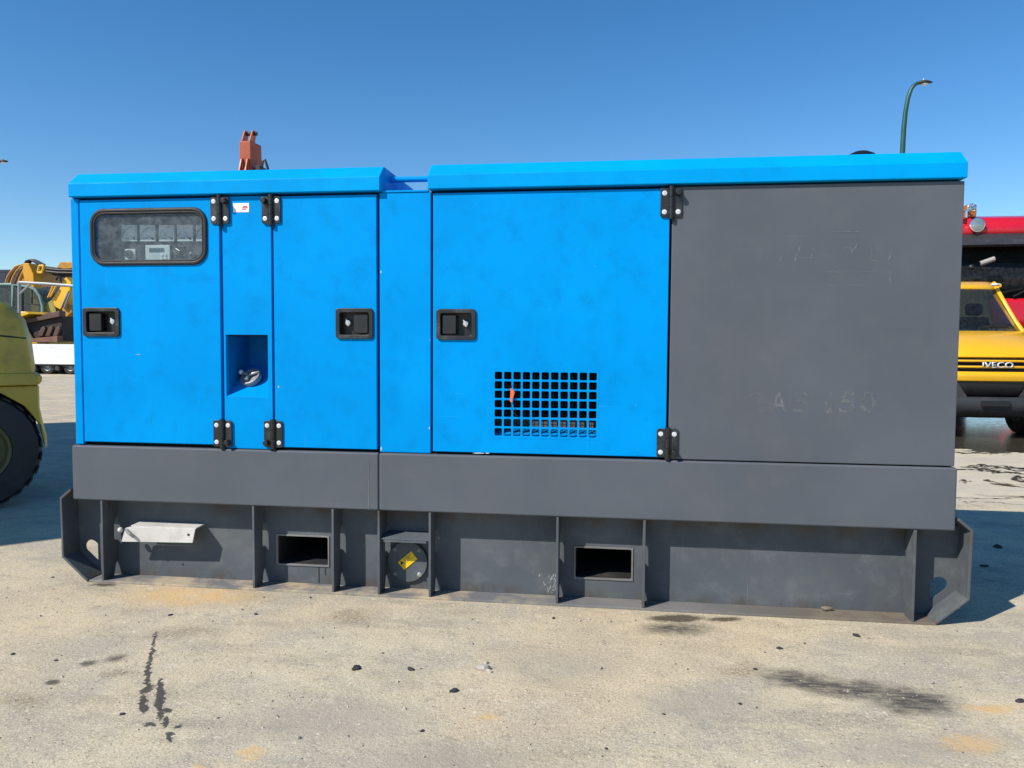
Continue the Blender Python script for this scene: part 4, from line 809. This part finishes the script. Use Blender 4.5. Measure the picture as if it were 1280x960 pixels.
# ------------------------------------------------------------------ street lamps
GRN = painted('green_pole_paint', (.012, .075, .058), .4, .1)
def lamp(loc, rz, label):
    L_ = tag(empty('street_lamp', loc, rz), label, 'street lamp', 'curved green street lamps')
    path = [(0, 0, .0), (0, 0, 3), (0, 0, 5.2)]; 
    for p in ((.012, 5.75), (.035, 6.10), (.075, 6.38), (.13, 6.57), (.19, 6.66), (.25, 6.695), (.30, 6.70)): path.append((p[0], 0, p[1]))
    MB().tube(path, [.075, .062, .054, .050, .047, .044, .042, .040, .036, .034], 14).build('pole', GRN, L_, smooth=True, ang=50)
    hd = MB(); rows = [(.25, .03, .03), (.30, .06, .045), (.38, .09, .055), (.47, .075, .04), (.545, .025, .018)]; n = 12
    for x, w_, h_ in rows:
        for i in range(n): a = 2*math.pi*i/n; hd.v.append((x, w_*math.cos(a), 6.70+(h_ if math.sin(a) > 0 else h_*.5)*math.sin(a)))
    hd.f = [(k*n+i, k*n+(i+1) % n, (k+1)*n+(i+1) % n, (k+1)*n+i) for k in range(4) for i in range(n)]+[tuple(range(n))[::-1], tuple(range(4*n, 5*n))]
    hd.build('lamp_head', DKST, L_, smooth=True, ang=60)
    MB().lathe((.40, 0, 6.676), (0, 0, -1), [(.07, 0), (.06, .02), (.0005, .03)], 16).build('lamp_lens', WHITEP, L_, smooth=True)
    MB().lathe((.38, 0, 6.752), (0, 0, 1), [(.028, 0), (.028, .03), (.0005, .04)], 12).build('photocell', STEEL, L_, smooth=True, ang=30)
    MB().cyl((0, 0, 0), (0, 0, .9), .09, .085, 14).build('pole_base', GRN, L_, smooth=True, ang=40)
    return L_
pl = on_y(1128, 190, 14); lamp((pl.x, 14, 0), R(0), 'curved dark green street lamp behind the generator grey end panel')
pl = on_y(9.5, 199, 18.3); lamp((pl.x-.54, 18.3, 0), R(0), 'street lamp standing beyond the forklift with only its head tip showing')

# ------------------------------------------------------------------ yellow van
VY = painted('van_yellow', (.80, .42, .006), .3, .04, coat=.5, dirt=(.5, .3, .02), dirt_amt=.15)
BUMP = painted('grey_bumper_plastic', (.030, .032, .035), .5, .12, dirt=(.09, .09, .085), dirt_amt=.4)
WGL = glass('windscreen_glass', (.48, .56, .56), .02, rough=.01)
CHR = plain('chrome', (.75, .76, .78), .18, 1.0, .05)
VN = tag(empty('delivery_van', (7.37, 7.0, 0)), 'yellow delivery van with three-slot grille and grey bumper beside the generator', 'van')
BW = .16
def vs_(rows, name, mat, nx=12, th=.02):
    o = MB().strip(rows, nx).build(name, mat, VN, smooth=True, ang=40)
    mm = o.modifiers.new('solid', 'SOLIDIFY'); mm.thickness = th; mm.offset = -1 if name != 'bumper' else -1; return o
fb = lambda y, z, hw, b=BW: (y, z, hw, b)
vs_([fb(.10, .72, .93), fb(.03, .75, .94), fb(.015, .80, .94), fb(.02, .865, .945)], 'front_panel', VY)
vs_([fb(.02, .91, .94), fb(.015, .925, .94), fb(.02, .940, .94)], 'grille_bar', VY)
vs_([fb(.025, .985, .93), fb(.02, 1.0, .93), fb(.025, 1.015, .93)], 'grille_bar', VY)
vs_([fb(.09, .48, .90), fb(.06, .72, .90), fb(.06, 1.06, .90)], 'grille_backing', BLACK, th=.01)
vs_([fb(.05, 1.040, .93), fb(.045, 1.055, .93), fb(.085, 1.11, .93), fb(.20, 1.20, .93, .20), fb(.50, 1.32, .92, .28), fb(.80, 1.395, .90, .36), fb(.88, 1.40, .89, .38)], 'bonnet', VY)
vs_([fb(.86, 1.395, .88, .38), fb(.98, 1.52, .85, .36), fb(1.22, 1.76, .79, .30), fb(1.46, 1.985, .735, .24), fb(1.50, 2.02, .73, .22)], 'windscreen', WGL, th=.006)
vs_([fb(1.50, 2.02, .75, .22), fb(1.58, 2.075, .755, .20), fb(1.75, 2.13, .77, .12), fb(2.1, 2.165, .80, .04), fb(3.2, 2.18, .82, 0), fb(5.2, 2.17, .82, 0)], 'roof', VY)
vs_([fb(.16, .27, .86), fb(.06, .31, .93), fb(.00, .40, .95), fb(-.01, .50, .96), fb(.02, .545, .96)], 'bumper', BUMP)
# sides of the bumper's upper wings and the trapezoid intake
for sg in (-1, 1):
    m = MB(); pts = [(.42, .72), (.96, .72), (.96, .545), (.31, .545)]
    for yy in (0, .03): m.v += [(sg*p[0], .03+yy+BW*(p[0]/.94)**2.4, p[1]) for p in pts]
    m.f = [(0, 1, 2, 3), (4, 5, 6, 7), (0, 4, 7, 3), (0, 1, 5, 4), (3, 2, 6, 7), (1, 2, 6, 5)]; m.build('bumper_wing', BUMP, VN)
m = MB().box(-.17, .17, -.035, -.015, .43, .50); m.build('plate_holder', BLACK, VN, .005)
for sg in (-1, 1):
    pts = [(.22, .28), (.24, .6)]+[(.95+.43*math.cos(R(t)), .40+.43*math.sin(R(t))) for t in range(170, -1, -17)]+[(1.38, .30), (3.7, .30)]+[(4.15+.43*math.cos(R(t)), .40+.43*math.sin(R(t))) for t in range(170, -1, -17)]+[(5.2, .35), (5.2, 1.40), (1.22, 1.40), (.75, 1.28), (.38, 1.15), (.21, 1.04), (.18, .75)]
    MB().prism(pts, 'x', sg*.945-.012, sg*.945+.012).build('body_side', VY, VN)
    m = MB(); sd = [(2.15, 1.40, .945), (5.2, 1.40, .945), (5.2, 2.17, .82), (2.15, 2.165, .80)]
    for d in (0, -.02): m.v += [(sg*(p[2]+d), p[0], p[1]) for p in sd]
    m.f = [(0, 1, 2, 3), (4, 5, 6, 7), (0, 1, 5, 4), (1, 2, 6, 5), (2, 3, 7, 6), (3, 0, 4, 7)]; m.build('upper_side', VY, VN)
    m = MB(); sd = [(1.32, 1.41, .94), (2.14, 1.41, .94), (2.14, 2.08, .81), (1.74, 2.03, .76)]
    for d in (0, -.006): m.v += [(sg*(p[2]+d), p[0], p[1]) for p in sd]
    m.f = [(0, 1, 2, 3), (4, 5, 6, 7)]; m.build('side_window', WGL, VN)
    MB().tube([(sg*.90, 1.22, 1.38), (sg*.855, 1.38, 1.55), (sg*.80, 1.56, 1.80), (sg*.755, 1.72, 2.03), (sg*.775, 1.85, 2.12)], [.035, .034, .032, .032, .03], 8).build('pillar', VY, VN, smooth=True)
    MB().tube([(sg*.81, 1.76, 2.08), (sg*.83, 2.1, 2.11), (sg*.845, 2.2, 2.12)], .03, 8).build('door_top_rail', VY, VN, smooth=True)
    MB().sphere((sg*.69, 1.62, 2.08), .05, 12, (1.3, .8, .45)).build('marker_lamp', WHITEP, VN, smooth=True)
    m = MB(); pts = [(.62, 1.02), (.93, 1.10), (.935, .86), (.66, .84)]
    for yy in (0, .02): m.v += [(sg*p[0], -.002+yy+BW*(p[0]/.94)**2.4, p[1]) for p in pts]
    m.f = [(0, 1, 2, 3), (4, 5, 6, 7), (0, 4, 7, 3), (0, 1, 5, 4), (3, 2, 6, 7), (1, 2, 6, 5)]; 
    if sg > 0: hl = m.build('headlight', GAUGEF, VN, .01)
    else: m.build('headlight', GAUGEF, VN, .01)
    MB().box(sg*1.06-.10, sg*1.06+.10, 1.22, 1.32, 1.35, 1.75).build('mirror', BLACK, VN, .03); MB().cyl((sg*.93, 1.28, 1.45), (sg*1.0, 1.28, 1.5), .02, n=8).build('mirror_arm', BLACK, VN)
    for wy in (.95, 4.15): wheel(VN, (sg*.80, wy, .345), (1, 0, 0), .345, .21, GALP)
MB().box(-.90, .90, .45, 5.15, .26, .32).build('floor_pan', BLACK, VN)
MB().box(-.62, .62, 2.7, 3.5, .17, .255).build('fuel_tank', DKST, VN, .03); MB().box(-.70, .70, 4.05, 4.27, .16, .255).build('rear_axle', DKST, VN, .02)  # unseen underside parts added to block sky reflection in the wet ground
for sg in (-1, 1): MB().box(sg*.80-.14, sg*.80+.14, 4.60, 4.615, .09, .40).build('mud_flap', RUBBER, VN)
MB().box(-.88, .88, 5.10, 5.18, .14, .255).build('rear_underrun_bar', DKST, VN); MB().box(-.92, .92, 2.30, 2.34, .33, 1.35).build('bulkhead', BLACK, VN)
MB().prism([(.70, .9), (.80, 1.36), (1.30, 1.36), (1.35, 1.05), (1.1, .9)], 'x', -.86, .86).build('dashboard', BLACK, VN, .03)
MB().tube([(.40+.17*math.cos(R(a)), 1.42+.08*math.sin(R(a)), 1.44+.15*math.sin(R(a))) for a in range(0, 360, 20)], .014, 6, True).build('steering_wheel', BLACK, VN, smooth=True)
for x in (-.42, .12, .5): MB().box(x-.20, x+.20, 1.75, 1.90, .95, 1.62).box(x-.12, x+.12, 1.78, 1.88, 1.64, 1.82).build('seat', RUBBER, VN, .05, 3)
for a, b in (((-.55, .99, 1.40), (.1, .97, 1.44)), ((.0, .95, 1.39), (.62, 1.06, 1.45))): MB().tube([a, ((a[0]+b[0])/2, .93, 1.46), b], .012, 6).build('wiper', BLACK, VN)
text_mesh('maker_badge', 'IVECO', ZINC, VN, .36, .075, .012, Matrix.Translation((.02, -.004, .952)))

# ------------------------------------------------------------------ red lorry
REDP = painted('lorry_red', (.56, .008, .022), .3, .06, coat=.5)
TW = tag(empty('lorry', (9.70, 11.5, 0)), 'tall red lorry cab with black sun visor and roof spotlight behind the yellow van', 'lorry')
def ls_(rows, name, mat, nx=12, th=.02):
    o = MB().strip(rows, nx).build(name, mat, TW, smooth=True, ang=40); mm = o.modifiers.new('solid', 'SOLIDIFY'); mm.thickness = th; mm.offset = -1; return o
ls_([(.02, 3.17, 1.22, .10), (.04, 3.36, 1.215, .10), (.07, 3.40, 1.21, .10), (.10, 3.50, 1.20, .10), (.16, 3.525, 1.19, .10), (.9, 3.66, 1.17, 0), (2.2, 3.70, 1.17, 0)], 'roof_fairing', REDP)
ls_([(-.20, 2.95, 1.20, .12), (-.23, 2.99, 1.21, .12), (-.10, 3.12, 1.215, .12), (.0, 3.21, 1.21, .12)], 'sun_visor', BUMP)
ls_([(.00, 2.06, 1.17, .12), (.06, 2.5, 1.165, .12), (.13, 3.16, 1.15, .12)], 'windscreen', glass('lorry_glass', (.10, .16, .17), .04, rough=.01), th=.008)
ls_([(-.03, 1.42, 1.22, .12), (-.035, 1.7, 1.22, .12), (-.02, 1.98, 1.215, .12), (.0, 2.05, 1.205, .12)], 'front_panel', REDP)
ls_([(-.01, 1.985, 1.16, .12), (.02, 2.11, 1.17, .12)], 'wiper_cowl', BLACK)
ls_([(.0, .82, 1.23, .12), (-.01, 1.415, 1.22, .12)], 'grille', BLACK)
for i in range(5): ls_([(-.03, .88+i*.10, 1.0, .10), (-.04, .91+i*.10, 1.0, .10), (-.03, .94+i*.10, 1.0, .10)], 'grille_bar', REDP)
ls_([(.08, .30, 1.20, .14), (-.06, .36, 1.24, .14), (-.08, .6, 1.25, .14), (-.03, .81, 1.24, .14)], 'bumper', REDP)
for sg in (-1, 1):
    MB().prism([(.14, .82), (.10, 2.05), (.24, 3.2), (.4, 3.55), (2.2, 3.68), (2.2, .95), (1.9, .95), (1.75, 1.25), (1.35, 1.38), (.95, 1.25), (.78, .85)], 'x', sg*1.225-.012, sg*1.225+.012).build('cab_side', REDP, TW)
    MB().prism([(.55, 2.1), (1.6, 2.05), (1.6, 2.85), (.62, 2.85)], 'x', sg*1.238-.003, sg*1.238+.003).build('side_window', CABG, TW)
    wheel(TW, (sg*1.04, 1.36, .52), (1, 0, 0), .52, .32, GALP); wheel(TW, (sg*1.04, 5.0, .52), (1, 0, 0), .52, .32, GALP)
    sp_ = MB().lathe((sg*.683, -.01, 3.365), (0, -1, 0), [(.06, -.09), (.11, -.04), (.128, .0), (.128, .02), (.115, .024)], 28).build('spotlight', CHR, TW, smooth=True, ang=40)
    MB().lathe((sg*.683, -.036, 3.365), (0, -1, 0), [(.112, 0), (.08, .012), (.0005, .018)], 28).build('spotlight_lens', plain('lens_glass', (.30, .36, .37), .12, .5, .5, scale=30), sp_, smooth=True)
    MB().box(sg*.683-.02, sg*.683+.02, -.02, .05, 3.19, 3.25).build('spotlight_foot', BLACK, sp_)
    MB().box(sg*1.45-.13, sg*1.45+.13, .05, .20, 2.0, 2.75).build('mirror', REDP, TW, .04); MB().cyl((sg*1.23, .2, 2.6), (sg*1.35, .14, 2.6), .02, n=8).build('mirror_arm', BLACK, TW)
    MB().box(sg*.85-.22, sg*.85+.22, -.10, -.02, .62, .80).build('headlight', GAUGEF, TW, .02)
MB().box(-1.2, 1.2, 2.15, 2.2, .95, 3.66).build('cab_rear', REDP, TW); MB().box(-1.2, 1.2, .3, 2.14, 1.0, 1.4).build('cab_floor', BLACK, TW)
MB().box(-.45, .45, .5, 8.5, .70, .95).build('chassis', DKST, TW); MB().box(-1.25, 1.25, 2.6, 8.6, 1.0, 3.5).build('box_body', WHT, TW, .03)
MB().box(-1.1, 1.1, .22, .75, 1.5, 2.06).build('dashboard', BLACK, TW, .04)
for x in (-.65, .65): MB().box(x-.25, x+.25, 1.0, 1.2, 1.45, 2.6).build('seat', RUBBER, TW, .06, 3)
MB().tube([(-.66, -.15, 2.66), (-.45, -.20, 2.74)], [.045, .045], 10).build('visor_mirror', painted('beige_plastic', (.30, .28, .26), .5), TW, smooth=True)
MB().sphere((-.80, -.12, 2.60), .055, 12).build('mirror_joint', BLACK, TW, smooth=True)
for k, (a, b) in enumerate((((-.5, -.03, 2.10), (.10, -.03, 2.22)), ((-.05, -.03, 2.08), (.30, -.04, 2.26)), ((.25, -.03, 2.10), (.8, -.02, 2.20)))): MB().tube([a, b], .014, 6).build('wiper', BLACK, TW)
for x, z, mt in ((-.90, 2.30, WHITEP), (-.90, 2.20, GRN), (-.80, 2.17, WHITEP)): MB().box(x-.035, x+.035, .0, .004, z-.03, z+.03).build('screen_sticker', mt, TW)
for x0 in (-.80, .80):
    MB().lathe((x0, .10, 3.66), (0, -1, 0), [(.012, -.30), (.02, 0), (.05, .10), (.078, .16), (.070, .165), (.02, .08)], 20).build('air_horn', CHR, TW, smooth=True, ang=50)
    MB().cyl((x0, .15, 3.52), (x0, .15, 3.66), .02, n=8).build('horn_bracket', CHR, TW)
MB().box(-.80, -.62, .16, .34, 3.53, 3.76).build('beacon', painted('amber_beacon', (.36, .11, .02), .4), TW, .02)
MB().cyl((-1.0, .05, 3.60), (-.93, .0, 3.60), .04, .06, 14).build('air_horn', CHR, TW)

# ------------------------------------------------------------------ debris on the ground
def lump(name, px, py, sc, mat, label, cat, seed, group=None, z=.35):
    w = on_z(px, py); o = MB().sphere((0, 0, 0), 1, 10, (sc[0], sc[1], sc[2]), .22, random.Random(seed)).build(name, mat, None, smooth=True, ang=25)
    o.location = (w.x, w.y, sc[2]*z); o.rotation_euler = (0, 0, seed*1.3); tag(o, label, cat, group); return o
CHIP = plain('asphalt_chip', (.03, .03, .032), .8, var=.4); PALE = plain('pale_stone', (.42, .37, .30), .85, var=.25)
g_ = 'dark chips scattered on the concrete'; lbl = 'small dark asphalt chip lying on the sunlit concrete'
for i, (x, y, s_) in enumerate(((445, 836, .020), (513, 837, .014), (568, 864, .016), (1071, 795, .016), (974, 811, .012), (692, 773, .009), (944, 837, .009), (528, 914, .008), (758, 936, .006), (1276, 877, .016), (16, 818, .009), (70, 826, .008), (213, 769, .010), (320, 768, .010), (153, 893, .009), (925, 880, .008), (1230, 708, .02), (1247, 684, .03), (830, 893, .006), (66, 722, .008))):
    lump('asphalt_chip', x, y, (s_*1.1, s_*.75, s_*.42), CHIP, lbl, 'chip', i+1, g_)
lump('concrete_lump', 604, 837, (.030, .020, .014), PALE, 'broken pale concrete lump among the dark chips', 'stone', 41)
lump('concrete_lump', 608, 829.5, (.010, .008, .007), PALE, 'tiny pale stone touching the broken concrete lump', 'stone', 42)
lump('concrete_lump', 611, 840, (.014, .009, .008), PALE, 'small pale fragment split off the broken concrete lump', 'stone', 43)
rg = random.Random(11); gv = MB()
for i in range(5200):
    x = rg.uniform(-1.5, 6.5); y = -rg.uniform(.05, 3.0)
    if rg.random() < .2: y = rg.uniform(0, 4)
    if -.1 < x < 4.15 and 0 < y < 1.02: continue
    s_ = min(.010, .0018+rg.expovariate(620))
    b = len(gv.v); a = rg.uniform(0, 6.28)
    for k in range(4): gv.v.append((x+s_*math.cos(a+k*1.57)*rg.uniform(.7, 1.3), y+s_*math.sin(a+k*1.57)*rg.uniform(.7, 1.3), -.0005))
    gv.v.append((x+rg.uniform(-.3, .3)*s_, y, s_*rg.uniform(.5, 1.0))); gv.f += [(b+k, b+(k+1) % 4, b+4) for k in range(4)]
def grav():
    g = N('gravel_grit'); n = g.noise(9, 3); c = g.mix(g.ramp(g.noise(60, 2), .45, .55), (.10, .09, .08), (.45, .40, .32)); return g.done(g.bsdf(c, .85))
gr = gv.build('gravel', grav()); struct(gr, 'stuff', 'fine loose grit scattered over the concrete yard')
